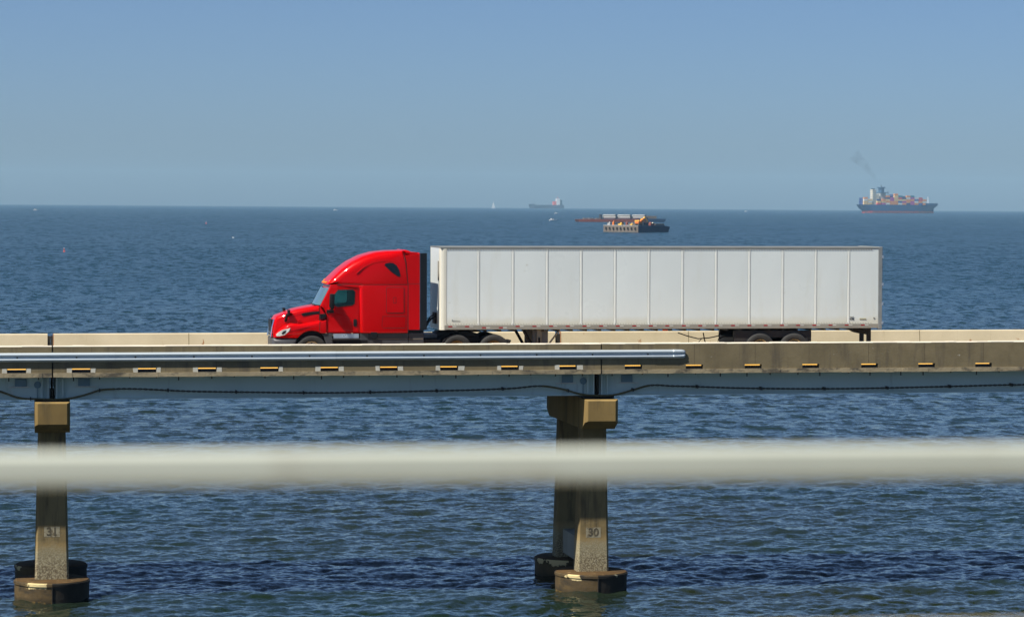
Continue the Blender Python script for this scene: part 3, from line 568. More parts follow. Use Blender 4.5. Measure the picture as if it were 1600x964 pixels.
# panels, seams and trim on both flanks
def flank(name, pts, yo, yi, m, parent, s, warp=None, bevel=0.0):
    o = MB(); P = Q(pts); n = len(P)
    f = warp or (lambda x, y, z: (x, y, z))
    vs = [f(x, s*yo, z) for x, z in P]+[f(x, s*yi, z) for x, z in P]
    o.add(vs, [tuple(range(n)), tuple(range(2*n-1, n-1, -1))]+[(i+n, (i+1) % n+n, (i+1) % n, i) for i in range(n)])
    return o.build(name, m, parent, bevel=bevel)
def line(name, pts, y, w, m, parent, s, warp=None):
    f = warp or (lambda x, yy, z: (x, yy, z))
    return MB().tube([f(q(*p)[0], s*y, q(*p)[1]) for p in pts], w, 6).build(name, m, parent)
for s in (-1, 1):
    d = flank('door', [(556, 640), (576, 560), (632, 420), (650, 408), (806, 406), (818, 420), (822, 600), (820, 792), (566, 792), (556, 720)], HWC+0.012, HWC-0.05, red_p, tr, s, cabwarp, 0.008)
    # cut the glass opening out of the door skin as well
    ct = MB().prism(win, -2, 2, 'y').build('cutter', black_m)
    md = d.modifiers.new('window', 'BOOLEAN'); md.operation = 'DIFFERENCE'; md.object = ct; md.solver = 'EXACT'
    ct.parent = tr; bpy.context.view_layer.update()
    nme = bpy.data.meshes.new_from_object(d.evaluated_get(bpy.context.evaluated_depsgraph_get())); d.modifiers.clear(); d.data = nme; nme.name = 'door'; bpy.data.objects.remove(ct)
    flank('door_window', win_px := [(618, 478), (648, 440), (772, 437), (788, 452), (784, 552), (768, 566), (645, 580), (620, 570), (613, 540)], HWC+0.002, HWC-0.004, side_glass, d, s, cabwarp)
    line('window_seal', win_px+[win_px[0]], HWC+0.013, 0.012, black_m, d, s, cabwarp)
    flank('handle', [(775, 690), (782, 684), (800, 684), (805, 692), (805, 738), (798, 745), (780, 745), (775, 738)], HWC+0.03, HWC, black_m, d, s, None, 0.008)
    line('door_crease', [(580, 655), (640, 645), (760, 665), (820, 690)], HWC+0.006, 0.012, red_p, d, s)
    # sleeper
    flank('luggage_door', [(1052, 428), (1060, 422), (1188, 422), (1195, 430), (1195, 622), (1188, 630), (1060, 630), (1052, 622)], HWS+0.014, HWS-0.01, red_p, slp, s, None, 0.008)
    line('door_seal', [(1049, 424), (1056, 418), (1192, 418), (1199, 426), (1199, 627), (1190, 634), (1058, 634), (1049, 626), (1049, 424)], HWS+0.001, 0.009, red_seam, slp, s)
    flank('recess_plate', [(1106, 500), (1132, 500), (1132, 552), (1106, 552)], HWS+0.018, HWS, red_seam, slp, s, None, 0.004)
    flank('latch_plate', [(1109, 504), (1129, 504), (1129, 548), (1109, 548)], HWS+0.021, HWS, red_p, slp, s, None, 0.004)
    line('lower_hatch_seam', [(1018, 660), (1012, 740), (1022, 758), (1205, 758), (1213, 744), (1213, 660), (1018, 660)], HWS+0.0, 0.007, red_seam, slp, s)
    line('panel_seam', [(850, 394.5), (1229, 394.5)], HWS-0.002, 0.008, red_seam, slp, s)
    line('panel_seam', [(1196, 130), (1214, 210), (1231, 395), (1231, 796)], HWS-0.008, 0.014, red_seam, slp, s)
    line('panel_seam', [(1233, 388), (1331, 388)], HWS+0.0, 0.007, red_seam, slp, s)
    # quarter window in the roof
    def rq(pts): return pts
    flank('sleeper_window', [(1033, 232), (1042, 218), (1075, 211), (1108, 214), (1136, 234), (1155, 268), (1167, 318), (1160, 330), (1140, 322), (1090, 288)], HWS+0.012, HWS*0.94, dark_glass, roof, s, roofwarp, 0.006)
    line('roof_crease', [(640, 395), (720, 393.0), (850, 393)], HWS-0.002, 0.012, red_seam, roof, s, roofwarp)
    line('roof_swage', [(800, 300), (860, 250), (940, 212), (1040, 196), (1110, 198), (1150, 222), (1176, 270)], HWS-0.004, 0.014, red_p, roof, s, roofwarp)
    # hood trim
    flank('hood_vent', [(345, 640), (372, 632), (494, 617), (494, 640), (360, 658)], 1.004, 0.97, black_m, hood, s, hoodwarp, 0.006)
    line('hood_seam', [(495, 576), (497, 640), (497, 760), (487, 792)], 1.0, 0.012, red_seam, hood, s, hoodwarp)
    flank('cowl_gap', [(498, 642), (548, 638), (552, 660), (500, 682)], 1.212, 1.0, black_m, fend, s, fendwarp)
    line('fender_seam', [(497, 690), (492, 790)], 1.206, 0.011, red_seam, fend, s, fendwarp)
    flank('side_marker', [(318, 690), (330, 684), (352, 712), (312, 718)], 1.10, 0.95, red_p, fend, s, fendwarp)
    flank('wheel_arch', [(540, 860), (528, 830), (505, 805), (478, 791), (440, 783), (400, 785), (362, 800), (338, 820), (316, 845), (330, 870), (350, 900), (500, 900)], 1.0, 0.55, black_m, fend, s)
    hl = flank('headlight', [(135, 812), (150, 795), (185, 772), (252, 756), (240, 785), (205, 815), (160, 826), (140, 826)], 1.222, 1.05, lens_m, tr, s, fendwarp, 0.01)
    flank('lamp_bowl', [(178, 800), (196, 782), (218, 775), (212, 797), (190, 812)], 1.226, 1.1, dark_ext, hl, s, fendwarp)
    flank('turn_lamp', [(140, 815), (150, 803), (160, 812), (150, 822)], 1.226, 1.1, white_tape, hl, s, fendwarp)
    # hood mirror on a bent arm
    hm = MB().tube([hoodwarp(*(q(218, 700)[0], s*0.99, q(218, 700)[1])), (q(224, 670)[0], s*0.95, q(224, 670)[1]), (q(232, 640)[0], s*0.98, q(232, 640)[1])], 0.05, 8)
    hm.rext([(q(240, 610)[0]-.04, q(240, 610)[1]+.02), (q(240, 610)[0]+.06, q(240, 610)[1]+.02), (q(240, 650)[0]+.05, q(240, 655)[1]), (q(240, 650)[0]-.03, q(240, 655)[1])], s*0.98-0.11, s*0.98+0.11, 0.03, 2)
    hm.build('hood_mirror', black_m, hood, smooth=40)
    # big door mirror
    mr = MB().rext([(q(585, 470)[0]-.04, q(585, 470)[1]), (q(605, 470)[0]+.02, q(605, 470)[1]), (q(606, 590)[0]+.02, q(606, 590)[1]), (q(590, 600)[0], q(590, 604)[1]), (q(572, 590)[0]-.01, q(572, 575)[1])], min(s*1.26, s*1.50), max(s*1.26, s*1.50), 0.03, 2)
    mr.tube([(q(575, 615)[0], s*1.1, q(575, 618)[1]), (q(590, 600)[0], s*1.36, q(590, 600)[1])], 0.04, 8).box(q(552, 0)[0], q(612, 0)[0], min(s*1.12, s*1.20), max(s*1.12, s*1.20), q(0, 632)[1], q(0, 605)[1])
    mr.build('door_mirror', black_m, tr, smooth=40)
    # skirts, steps, fuel tank fairings
    sk = flank('side_skirt', [(556, 802), (600, 802), (600, 846), (832, 846), (832, 802), (1236, 802), (1236, 975), (575, 975), (545, 880), (530, 830), (512, 806)], 1.17, 1.10, grey_skirt, tr, s, None, 0.01)
    flank('step_plate', [(608, 806), (822, 806), (822, 843), (612, 843)], 1.165, 1.13, alu, sk, s, None, 0.006)
    flank('step_lip', [(590, 846), (826, 846), (826, 852), (590, 852)], 1.22, 1.12, grey_skirt, sk, s, None, 0.003)
    flank('step_tread', [(600, 862), (895, 858), (895, 935), (600, 935)], 1.175, 1.12, black_m, sk, s, None, 0.004)
    flank('latch_box', [(918, 792), (972, 792), (978, 830), (966, 852), (926, 852), (920, 830)], 1.26, 1.12, black_m, sk, s, None, 0.02)
    line('skirt_seam', [(905, 804), (905, 970)], 1.17, 0.009, black_m, sk, s)
    line('skirt_trim', [(984, 852), (1360, 852)], 1.168, 0.008, rim_rust, sk, s)
    flank('rear_skirt', [(1240, 802), (1366, 802), (1366, 975), (1240, 975)], 1.168, 1.10, grey_skirt, tr, s, None, 0.01)
    flank('skirt_gap', [(1236, 778), (1366, 778), (1366, 800), (1236, 800)], 1.15, 1.0, black_m, tr, s)
# windshield in two panes with wipers
def ws(name, m, y0, y1, off, parent):
    a = Vector(q(503, 568)); b = Vector(q(578, 424)); t = (b-a).normalized(); nrm = Vector((-t.y, t.x))
    if nrm.x > 0: nrm = -nrm
    vs = []
    for yy in np.linspace(y0, y1, 7):
        bow = -0.15*(1-(abs(yy)/1.06)**2.4)
        for p in (a, b):
            for o in (0, off): vs.append((p.x+nrm.x*o+bow, yy, p.y+nrm.y*o))
    fs = []
    for i in range(6):
        k = 4*i; fs += [(k, k+2, k+6, k+4), (k+1, k+5, k+7, k+3), (k, k+4, k+5, k+1), (k+2, k+3, k+7, k+6)]
    fs += [(0, 1, 3, 2), (24, 26, 27, 25)]
    return MB().add(vs, fs).build(name, m, parent)
ws('windshield', wind_glass, -1.06, -0.012, 0.02, cab); ws('windshield', wind_glass, 0.012, 1.06, 0.02, cab)
MB().tube([(q(462, 572)[0], -0.8, q(462, 566)[1]), (q(470, 570)[0], 0.1, q(470, 562)[1])], 0.015, 6).tube([(q(462, 572)[0], 0.0, q(462, 566)[1]), (q(470, 570)[0], 0.9, q(470, 562)[1])], 0.015, 6).build('wiper', black_m, cab)
rl_me = MB().rext([(-0.06, 0), (0.05, 0.0), (0.06, 0.03), (0.0, 0.06), (-0.05, 0.04)], -0.05, 0.05, 0.015, 2).mesh('roof_marker_light', 40); rl_me.materials.append(amber)
for y, zx, zz in ((-0.95, 590, 372), (-0.5, 566, 385), (0, 562, 388), (0.5, 566, 385), (0.95, 590, 372)):
    share(rl_me, 'roof_marker_light', roof, (q(zx, zz)[0], y, q(zx, zz)[1]))
# grille and bumper
gl = MB().box(-0.005, 0.09, -0.62, 0.62, q(0, 836)[1], q(0, 694)[1]).build('grille', black_m, tr)
for k in range(6):
    zz = q(0, 826-k*25)[1]; xo = 0.075*k/6
    MB().box(-0.03+xo, 0.05+xo, -0.66, 0.66, zz-0.02, zz+0.025).build('grille_bar', chrome, gl, bevel=0.008)
for s in (-1, 1): MB().tube([(-0.02, s*0.67, q(0, 836)[1]), (0.03, s*0.67, q(0, 750)[1]), (0.10, s*0.66, q(0, 688)[1])], 0.035, 8).build('grille_frame', chrome, gl)
bm_ = MB().rext(Q([(104, 846), (118, 842), (312, 840), (304, 890), (300, 975), (128, 985), (106, 960)]), -1.20, 1.20, 0.12, 3, warp=fendwarp).build('bumper', grey_skirt, tr, smooth=40)
MB().box(-0.006, 0.03, -0.9, 0.9, 0.45, 0.70).build('bumper_grille', black_m, bm_)
# chassis
ch = MB()
for s in (-1, 1): ch.box(0.9, 8.25, s*0.43-0.04, s*0.43+0.04, 0.70, 0.97)
ch.box(5.2, 8.2, -0.5, 0.5, 0.55, 0.75).box(4.9, 6.0, -0.9, 0.9, 0.55, 0.92)
ch.box(8.15, 8.32, -0.95, 0.95, 0.72, 0.95).build('chassis', dark_m, tr)
MB().rext([(5.85, 1.08), (6.0, 1.2), (7.0, 1.2), (7.45, 1.1), (7.45, 0.98), (5.85, 0.98)], -0.5, 0.5, 0.03, 2).build('fifth_wheel', dark_m, tr)
MB().box(4.95, 5.9, -0.75, 0.75, 0.975, 1.10).build('deck_plate', mat('deck_plate_metal', (0.16, 0.19, 0.22), (0.06, 0.065, 0.07), 5, rough=0.5, metal=0.4), tr)

def wheel_meshes(dual, rimmat):
    wd = 0.56 if dual else 0.29; r = 0.51
    ty = MB().lathe([(0.30, 0.0), (0.33, -0.012), (0.42, -0.018), (0.48, 0.0), (0.505, 0.03), (r, 0.06), (r, 0.12), (r-0.012, 0.125), (r-0.012, 0.14), (r, 0.145), (r, 0.23), (0.505, 0.26), (0.47, 0.285), (0.30, 0.285)], ax='y', n=40)
    if dual: ty.lathe([(0.30, 0.32), (0.45, 0.31), (0.505, 0.34), (r, 0.37), (r, 0.54), (0.48, 0.585), (0.3, 0.58)], ax='y', n=40)
    t = ty.mesh('tyre', 40); t.materials.append(rubber)
    if dual: pr = [(0.302, -0.005), (0.29, 0.01), (0.285, 0.06), (0.27, 0.15), (0.20, 0.17), (0.13, 0.165), (0.125, 0.05), (0.10, 0.03), (0.0, 0.03)]
    else: pr = [(0.302, -0.005), (0.29, 0.02), (0.27, 0.05), (0.21, 0.01), (0.15, -0.01), (0.125, -0.01), (0.12, -0.05), (0.09, -0.07), (0, -0.07)]
    rm = MB().lathe(pr, ax='y', n=32).mesh('rim', 35); rm.materials.append(rimmat)
    ln = MB()
    for k in range(10):
        a = 2*math.pi*k/10
        ln.lathe([(0.018, 0.03), (0.018, -0.03), (0, -0.032)], (0.165*math.cos(a), (0.165 if dual else -0.002), 0.165*math.sin(a)), 'y', 6)
        ln.lathe([(0.03, 0.012), (0.03, -0.004), (0, -0.004)], (0.235*math.cos(a+.3), (0.16 if dual else 0.022), 0.235*math.sin(a+.3)), 'y', 8)
    lm = ln.mesh('lug_nut_ring'); lm.materials.append(dark_m)
    return t, rm, lm
WS = wheel_meshes(False, rim_white); WD = wheel_meshes(True, rim_rust); WT = wheel_meshes(True, rim_white)
def wheel(parent, x, yside, hw, meshes):
    w = bpy.data.objects.new('wheel', None); COL.objects.link(w); w.parent = parent; w.empty_display_size = 0.2
    w.scale = (1.08, 1.0, 1.08); w.location = (x, yside*hw, 0.555); w.rotation_euler = (0, 0, 0 if yside < 0 else math.pi)
    for me_, nm_ in zip(meshes, ('tyre', 'rim', 'lug_nut_ring')): share(me_, nm_, w)
for s in (-1, 1):
    wheel(tr, 1.37, s, 1.17, WS)
    for x in (6.55, 7.89): wheel(tr, x, s, 1.22, WD)
for x in (6.55, 7.89):
    MB().lathe([(0, -0.9), (0.08, -0.9), (0.1, -0.2), (0.2, -0.1), (0.2, 0.1), (0.1, 0.2), (0.08, 0.9), (0, 0.9)], (x, 0, 0.51), 'y', 16).build('axle', dark_m, tr)
for s in (-1, 1):
    for x in (6.55,):
        pts = [(x+0.60*math.cos(a), 0.51+0.60*math.sin(a)) for a in np.linspace(math.radians(178), math.radians(95), 9)]
        pts += [(p[0]+0.015, p[1]-0.02) for p in reversed(pts)]
        MB().prism([(p[0], p[1]) for p in pts], min(s*0.62, s*1.22), max(s*0.62, s*1.22)).build('quarter_fender', black_m, tr)
    MB().box(8.45, 8.47, min(s*0.6, s*1.2), max(s*0.6, s*1.2), 0.2, 0.86).build('mud_flap', black_m, tr)
    MB().box(8.3, 8.5, min(s*0.5, s*1.2), max(s*0.5, s*1.2), 0.84, 0.90).build('mud_flap_bar', dark_m, tr)
# air and power lines to the trailer
hz = [(-0.35, 0.0), (-0.15, 0.08), (0.1, -0.03)]
for i, (y, dz) in enumerate(hz):
    MB().tube([(4.85, y, 1.15), (5.05, y-.05, 1.02+dz), (5.25, y-.1, 1.05+dz), (5.5, y-.15, 1.3+dz), (5.7, y-.2, 1.62+dz), (5.86, y-.2, 1.72+dz)], 0.025, 6).build('air_hose', black_m, tr, smooth=60)

# ------------------------------------------------------------------ trailer
LX = 14.38; TLEN = 16.25
tl = empty('semi_trailer', onb(LX, TY+1.3, DECK+0.01), 'long white riveted dry-van semi trailer coupled behind the red truck', 'trailer', ry=SLOPE)
ZB, ZT = 1.29, 4.235
PX = [0.235] + [1.385+1.2385*k for k in range(12)] + [TLEN-0.13]
wb = MB().box(0.06, TLEN-0.06, -1.27, 1.27, ZB+0.05, ZT-0.06).build('body_core', trailer_strip, tl)
for s in (-1, 1):
    for i in range(13):
        x0, x1 = PX[i]+(0.055 if i else 0.0), PX[i+1]-(0.055 if i < 12 else 0)
        # each sheet is very slightly dished, as thin skins are
        vs = []; nx, nz = 8, 12; rg = random.Random(i*7+s)
        ax_, az_ = rg.uniform(-.5, .5), rg.uniform(-.5, .5)
        for a in range(nx+1):
            for b in range(nz+1):
                u, v = a/nx, b/nz; dd = 0.0035*math.sin(math.pi*u)*math.sin(math.pi*v)*(1+0.6*math.sin(3*v+ax_*6+u*2))
                vs.append((x0+(x1-x0)*u, s*(1.288+dd), ZB+0.15+(ZT-ZB-0.225)*v))
        fs = [(a*(nz+1)+b, (a+1)*(nz+1)+b, (a+1)*(nz+1)+b+1, a*(nz+1)+b+1) for a in range(nx) for b in range(nz)]
        g_i = lambda a, b: a*(nz+1)+b
        loop = [g_i(a, 0) for a in range(nx+1)]+[g_i(nx, b) for b in range(1, nz+1)]+[g_i(a, nz) for a in range(nx-1, -1, -1)]+[g_i(0, b) for b in range(nz-1, 0, -1)]
        o0 = len(vs); vs += [(vs[k][0], s*1.2705, vs[k][2]) for k in loop]; nl = len(loop)
        fs += [(loop[k], loop[(k+1) % nl], o0+(k+1) % nl, o0+k) for k in range(nl)]
        o = MB().add(vs, fs).build('side_panel', trailer_w, tl, smooth=25)
        if i:
            st_ = MB().box(PX[i]-0.05, PX[i]-0.016, s*1.278-0.004, s*1.278+0.004, ZB+0.15, ZT-0.08).box(PX[i]+0.016, PX[i]+0.05, s*1.278-0.004, s*1.278+0.004, ZB+0.15, ZT-0.08)
            st_.box(PX[i]-0.028, PX[i]+0.028, min(s*1.27, s*1.294), max(s*1.27, s*1.294), ZB+0.15, ZT-0.08).build('joint_strip', trailer_strip, tl)
    yo = lambda a, b: sorted((s*a, s*b))
    br_ = MB().box(0.16, TLEN-0.09, *yo(1.22, 1.302), ZB-0.01, ZB+0.15).build('bottom_rail', trailer_rail, tl, bevel=0.006)
    MB().box(0.02, TLEN-0.05, *yo(1.22, 1.300), ZT-0.075, ZT-0.02).build('top_rail', trailer_top, tl, bevel=0.01)
    # rivets along both rails, one joined part per rail
    rv = MB()
    for k in range(160):
        x = 0.27+k*0.098
        rv.box(x-0.012, x+0.012, *yo(1.296, 1.306), ZB+0.175, ZB+0.195)
        rv.box(x-0.02, x+0.02, *yo(1.292, 1.305), ZT-0.115, ZT-0.078)
    r_ = rv.build('rivet_row', trailer_rail, tl); r_['kind'] = 'stuff'
    for k in range(27):
        x = 0.30+k*0.607
        if x > TLEN-0.2: break
        dz = -0.045 if k in (2, 3) else 0.0
        MB().box(x, x+0.145, *yo(1.3025, 1.3055), ZB+0.082+dz, ZB+0.122+dz).build('red_tape', red_tape, br_)
        MB().box(x+0.15, x+0.29, *yo(1.3025, 1.305), ZB+0.084+dz, ZB+0.12+dz).build('white_tape', white_tape, br_)
    # rounded front corner post
    cp_ = [(0.235, s*1.296)] + [(0.17-0.17*math.sin(a), s*(1.126+0.17*math.cos(a))) for a in np.linspace(0, math.pi/2, 8)] + [(0.0, s*1.05), (0.06, s*1.05), (0.235, s*1.2)]
    MB().prism(cp_, ZB-0.02, ZT-0.03, 'z').build('corner_post', trailer_post, tl, smooth=35)
    # rear frame with hinges and door edge
    rf = MB().box(TLEN-0.12, TLEN+0.02, *yo(1.18, 1.306), ZB-0.05, ZT).build('rear_post', mat('rear_post_metal', (0.33, 0.34, 0.33), (0.26, 0.27, 0.26), 2, rough=0.45, metal=0.3), tl, bevel=0.01)
    for zz in (1.47, 2.17, 2.87, 3.87): MB().box(TLEN+0.0, TLEN+0.07, *yo(1.2, 1.31), zz-0.05, zz+0.05).build('hinge', alu, rf, bevel=0.01)
    MB().box(TLEN-0.03, TLEN+0.025, *yo(0.01, 1.17), ZB+0.03, ZT-0.12).build('rear_door', trailer_w, tl)
    # placards near the tail
    for (a0, a1, b0, b1, m) in ((-1.19, -1.04, 0.385, 0.41, trailer_rail), (-1.2, -1.14, 0.315, 0.34, black_m), (-1.12, -1.04, 0.305, 0.345, black_m), (-0.83, -0.58, 0.315, 0.35, mat('placard_gold', (0.5, 0.45, 0.26), rough=0.6)), (-0.31, -0.25, 0.34, 0.38, trailer_rail)):
        MB().box(TLEN+a0, TLEN+a1, *yo(1.297, 1.3035), ZB+b0, ZB+b1).build('placard', m, tl)
    # scuff on the first sheet
    MB().prism([(0.42, 0.31), (0.45, 0.36), (0.46, 0.325), (0.72, 0.312), (0.72, 0.302), (0.45, 0.305)], *yo(1.296, 1.3)).build('scuff', trailer_top, tl).location = (0, 0, ZB)
    # landing gear leg with its braces
    lg = MB().box(3.55, 3.72, *yo(0.86, 1.02), 0.12, ZB-0.02).box(3.44, 3.83, *yo(0.80, 1.08), 0.06, 0.12).build('landing_leg', trailer_rail, tl, bevel=0.01)
    MB().box(3.42, 3.98, *yo(0.84, 0.86), 0.5, ZB-0.04).build('leg_gusset', mat('gusset_grey', (0.22, 0.23, 0.24), rough=0.6), lg)
    MB().tube([(3.05, s*1.02, ZB-0.03), (3.45, s*0.98, 0.55)], 0.06, 6).build('brace', black_m, lg)
    MB().tube([(4.38, s*1.0, ZB-0.03), (3.9, s*0.98, 0.62)], 0.035, 6).build('brace', trailer_rail, lg)
    MB().box(3.6, 3.66, *yo(1.02, 1.06), 0.75, 0.98).build('gear_box', black_m, lg)
    # marker lamp hanging under the rail
    MB().box(8.10, 8.29, *yo(1.20, 1.28), ZB-0.085, ZB-0.025).build('marker_lamp', orange_light, tl, bevel=0.015)
    for x in (11.72, 12.99): wheel(tl, x, s, 1.28, WT)
    MB().box(13.52, 13.545, *yo(0.6, 1.26), 0.2, 0.98).build('mud_flap', black_m, tl)
    MB().tube([(13.3, s*0.9, 1.02), (13.5, s*0.9, 1.0)], 0.03, 6).build('mud_flap_arm', dark_m, tl)
    # under-ride guard
    MB().prism([(15.2, 1.27), (16.1, 1.27), (16.1, 0.4), (15.95, 0.4), (15.95, 1.0), (15.72, 1.05)], *yo(0.40, 0.50)).build('guard_post', dark_m, tl)
MB().box(15.95, 16.07, -1.2, 1.2, 0.42, 0.54).build('guard_bar', dark_m, tl)
MB().box(TLEN-0.12, TLEN+0.02, -1.18, 1.18, ZT-0.12, ZT).build('rear_header', trailer_top, tl)
MB().box(0.0, TLEN-0.1, -1.21, 1.21, ZT-0.055, ZT-0.026).build('roof_sheet', mat('roof_sheet_dull', (0.17, 0.175, 0.17), (0.12, 0.125, 0.12), 0.7, rough=0.7), tl)
fp = MB().box(0.005, 0.055, -1.05, 1.05, ZB-0.02, ZT-0.03).build('front_wall', trailer_w, tl)
MB().box(-0.03, 0.0, -1.0, -0.88, 3.02, 3.72).build('document_tube', trailer_rail, fp, bevel=0.01)
MB().box(-0.04, 0.0, -0.35, 0.35, 1.45, 1.85).build('connector_box', dark_m, fp, bevel=0.01)
fl_ = MB().box(0.1, TLEN-0.1, -1.2, 1.2, ZB-0.0, ZB+0.045)
for k in range(30): fl_.box(0.6+k*0.52, 0.66+k*0.52, -1.2, 1.2, ZB-0.09, ZB-0.0)
fl_.build('floor_frame', dark_m, tl)
MB().box(0.3, 1.6, -0.5, 0.5, ZB-0.13, ZB-0.09).build('kingpin_plate', dark_m, tl)
sf = MB().box(10.77, 13.64, -1.2, -0.98, 0.80, 1.195).box(10.77, 13.64, 0.98, 1.2, 0.80, 1.195).box(10.77, 11.15, -1.15, 1.15, 0.45, 0.95).box(12.1, 12.6, -1.2, 1.2, 0.5, 0.95).box(11.0, 13.6, -0.6, 0.6, 0.55, 0.9)
sf.box(13.15, 13.4, -1.1, 1.1, 0.75, 0.95).build('axle_slider', dark_m, tl)
for x in (11.72, 12.99): MB().lathe([(0, -1.0), (0.07, -1.0), (0.07, 1.0), (0, 1.0)], (x, 0, 0.51), 'y', 12).build('axle', dark_m, tl)
MB().tube([(8.75, -0.9, 1.12), (9.1, -0.9, 1.0), (9.5, -0.9, 0.9), (9.9, -0.9, 0.93), (10.25, -0.9, 1.0), (10.3, -0.9, 1.1)], 0.022, 6).build('air_hose', black_m, tl, smooth=60)
MB().tube([(9.68, -0.92, 1.12), (9.72, -0.92, 0.9), (9.78, -0.92, 0.70), (9.9, -0.92, 0.62)], 0.022, 6).tube([(9.55, -0.9, 0.62), (9.52, -0.9, 0.78), (9.62, -0.9, 0.9)], 0.022, 6).build('air_hose', black_m, tl, smooth=60)
MB().tube([(10.8, -0.95, 0.98), (10.4, -0.95, 0.97), (10.24, -0.95, 0.88), (10.2, -0.95, 0.72), (10.3, -0.95, 0.6)], 0.025, 6).build('air_hose', black_m, tl, smooth=60)

# ------------------------------------------------------------------ railing of the bridge the photographer is on
nr_ = empty('hand_rail', (0.7, 4.0, 13.30), 'pale tubular handrail crossing the whole foreground, out of focus', 'railing')
rp = [(0.026*math.copysign(abs(math.cos(a))**0.25, math.cos(a)), 0.229+0.0235*math.copysign(abs(math.sin(a))**0.3, math.sin(a))) for a in np.linspace(0, 2*math.pi, 33)[:-1]]
MB().prism(rp, -9, 12, 'x').build('rail_bar', rail_paint, nr_, smooth=50)
for x in (-7.5, -4.5, -1.5, 3.6, 6.6, 9.6):
    MB().box(x-0.03, x+0.03, -0.02, 0.02, 0.002, 0.207).box(x-0.07, x+0.07, -0.06, 0.06, 0.0, 0.012).build('rail_post', rail_paint, nr_, bevel=0.004)
np_ = empty('roadside_parapet', (0.7, 4.0, 12.52), 'pale concrete parapet at the bottom edge under the blurred handrail', 'parapet')
MB().box(-9, 12, -0.14, 0.14, 0.0, 0.7555).build('wall', concrete_far, np_, bevel=0.02)
MB().box(-9, 12, -0.9, 0.25, -0.3, -0.003).build('deck_edge', concrete_slab, np_)

# ------------------------------------------------------------------ vessels on the horizon
def loft_hull(mb, st, zlist, mi=0):
    """stations (x, half widths at each height) -> closed hull skin"""
    n = len(zlist); vs = []
    for x, hws, dx in st:
        for z, h, d in zip(zlist, hws, dx): vs.append((x+d, -h, z))
        for z, h, d in reversed(list(zip(zlist, hws, dx))): vs.append((x+d, h, z))
    k = 2*n; m = len(st)
    fs = [(i*k+j, i*k+(j+1) % k, (i+1)*k+(j+1) % k, (i+1)*k+j) for i in range(m-1) for j in range(k)] + [tuple(range(k-1, -1, -1)), tuple(range((m-1)*k, m*k))]
    return mb.add(vs, fs, mi)
paint = lambda nm, c, r=0.6: mat(nm, c, tuple(v*0.8 for v in c), 0.08, rough=r)
hull_blue = paint('hull_blue', (0.005, 0.085, 0.27)); boot_red = paint('boot_red', (0.85, 0.10, 0.09)); cream = paint('ship_cream', (0.75, 0.68, 0.50))
ship_grey = paint('ship_grey', (0.45, 0.46, 0.45)); ship_dark = paint('ship_dark', (0.03, 0.04, 0.06)); ship_white = paint('ship_white', (0.8, 0.8, 0.78)); hull_red = paint('hull_rust_red', (0.25, 0.07, 0.05)); hull_navy = paint('hull_navy', (0.012, 0.045, 0.11)); barge_tan = paint('barge_tan', (0.17, 0.14, 0.115)); yel = paint('machine_yellow', (0.80, 0.45, 0.04)); org = paint('machine_orange', (0.75, 0.20, 0.03)); pipe_g = paint('pipe_grey', (0.42, 0.42, 0.40))

RZ = math.radians(11)
SX, SY = 2180, 7330
cs = empty('container_ship', (SX, SY, 0), 'huge blue container ship with a red waterline, smoking at the right of the horizon', 'ship', rz=RZ)
L, B = 228.0, 15.0
zb = [-4, 5.4]; zu = [5.45, 12, 22]
def stn(f):
    out = []
    for s_, kk in ((0.0, (0.55, 0.75, .92)), (0.04, (.8, .92, 1)), (0.12, (1, 1, 1)), (0.75, (1, 1, 1)), (0.86, (.72, .8, .98)), (0.94, (.36, .46, .82)), (1.0, (.03, .06, .30))): out.append((s_, kk))
    return out
lo = []; hi = []
for s_, kk in stn(0):
    x = s_*L*0.955+6; d = [(-8+8*0)*0]*2
    sh = max(0, (s_-0.7)/0.3)**2
    st0 = max(0.0, (0.08-s_)/0.08)
    lo.append((x+st0*6, [B*kk[0]*0.92, B*kk[0]], [0, 0]))
    hi.append((x, [B*kk[0], B*kk[1], B*kk[2]], [st0*6, -st0*2, -st0*8 + sh*11]))
hi = [(x, h, d) for x, h, d in hi]
loft_hull(MB(), lo, zb).build('lower_hull', boot_red, cs)
loft_hull(MB(), hi, zu).build('hull', hull_blue, cs, smooth=40)
MB().prism([(L*0.84, -15.0), (L*0.93, -12.8), (L+6, -4.6), (L+6, 4.6), (L*0.93, 12.8), (L*0.84, 15.0)], 22.02, 26.5, 'z').build('forecastle', hull_blue, cs)
hs = MB().box(34, 44, -10, 4, 22.02, 62).box(44.02, 54, -10, 8, 22.02, 50).build('deckhouse', cream, cs)
for k in range(7):
    MB().box(33.7, 33.98, -9, 3, 28+k*5, 30+k*5).build('window_band', ship_grey, hs)
    MB().box(35, 43, -10.3, -10.02, 28+k*5, 30+k*5).build('window_band', ship_grey, hs)
MB().box(35, 42, -7, 1, 62.02, 65).build('funnel_top', ship_dark, hs)
MB().box(58, 74, -9, 13, 22.02, 53).build('accommodation_block', ship_grey, cs)
wh = MB().box(57, 78, -15, 15, 53.02, 55).box(61, 69, -9, 9, 55.02, 66).box(58, 72, -11, 11, 66.02, 69).build('wheelhouse', mat('wheelhouse_blue', (0.05, 0.11, 0.2), rough=0.5), cs)
MB().tube([(65, 0, 69), (65, 0, 75)], 0.8, 6).build('radar_mast', ship_dark, wh)
MB().tube([(207, 0, 26), (207, 0, 44)], 1.0, 6).build('foremast', ship_white, cs)
MB().tube([(86, 0, 47), (86, 0, 58)], 0.5, 6).build('mast', ship_dark, cs)
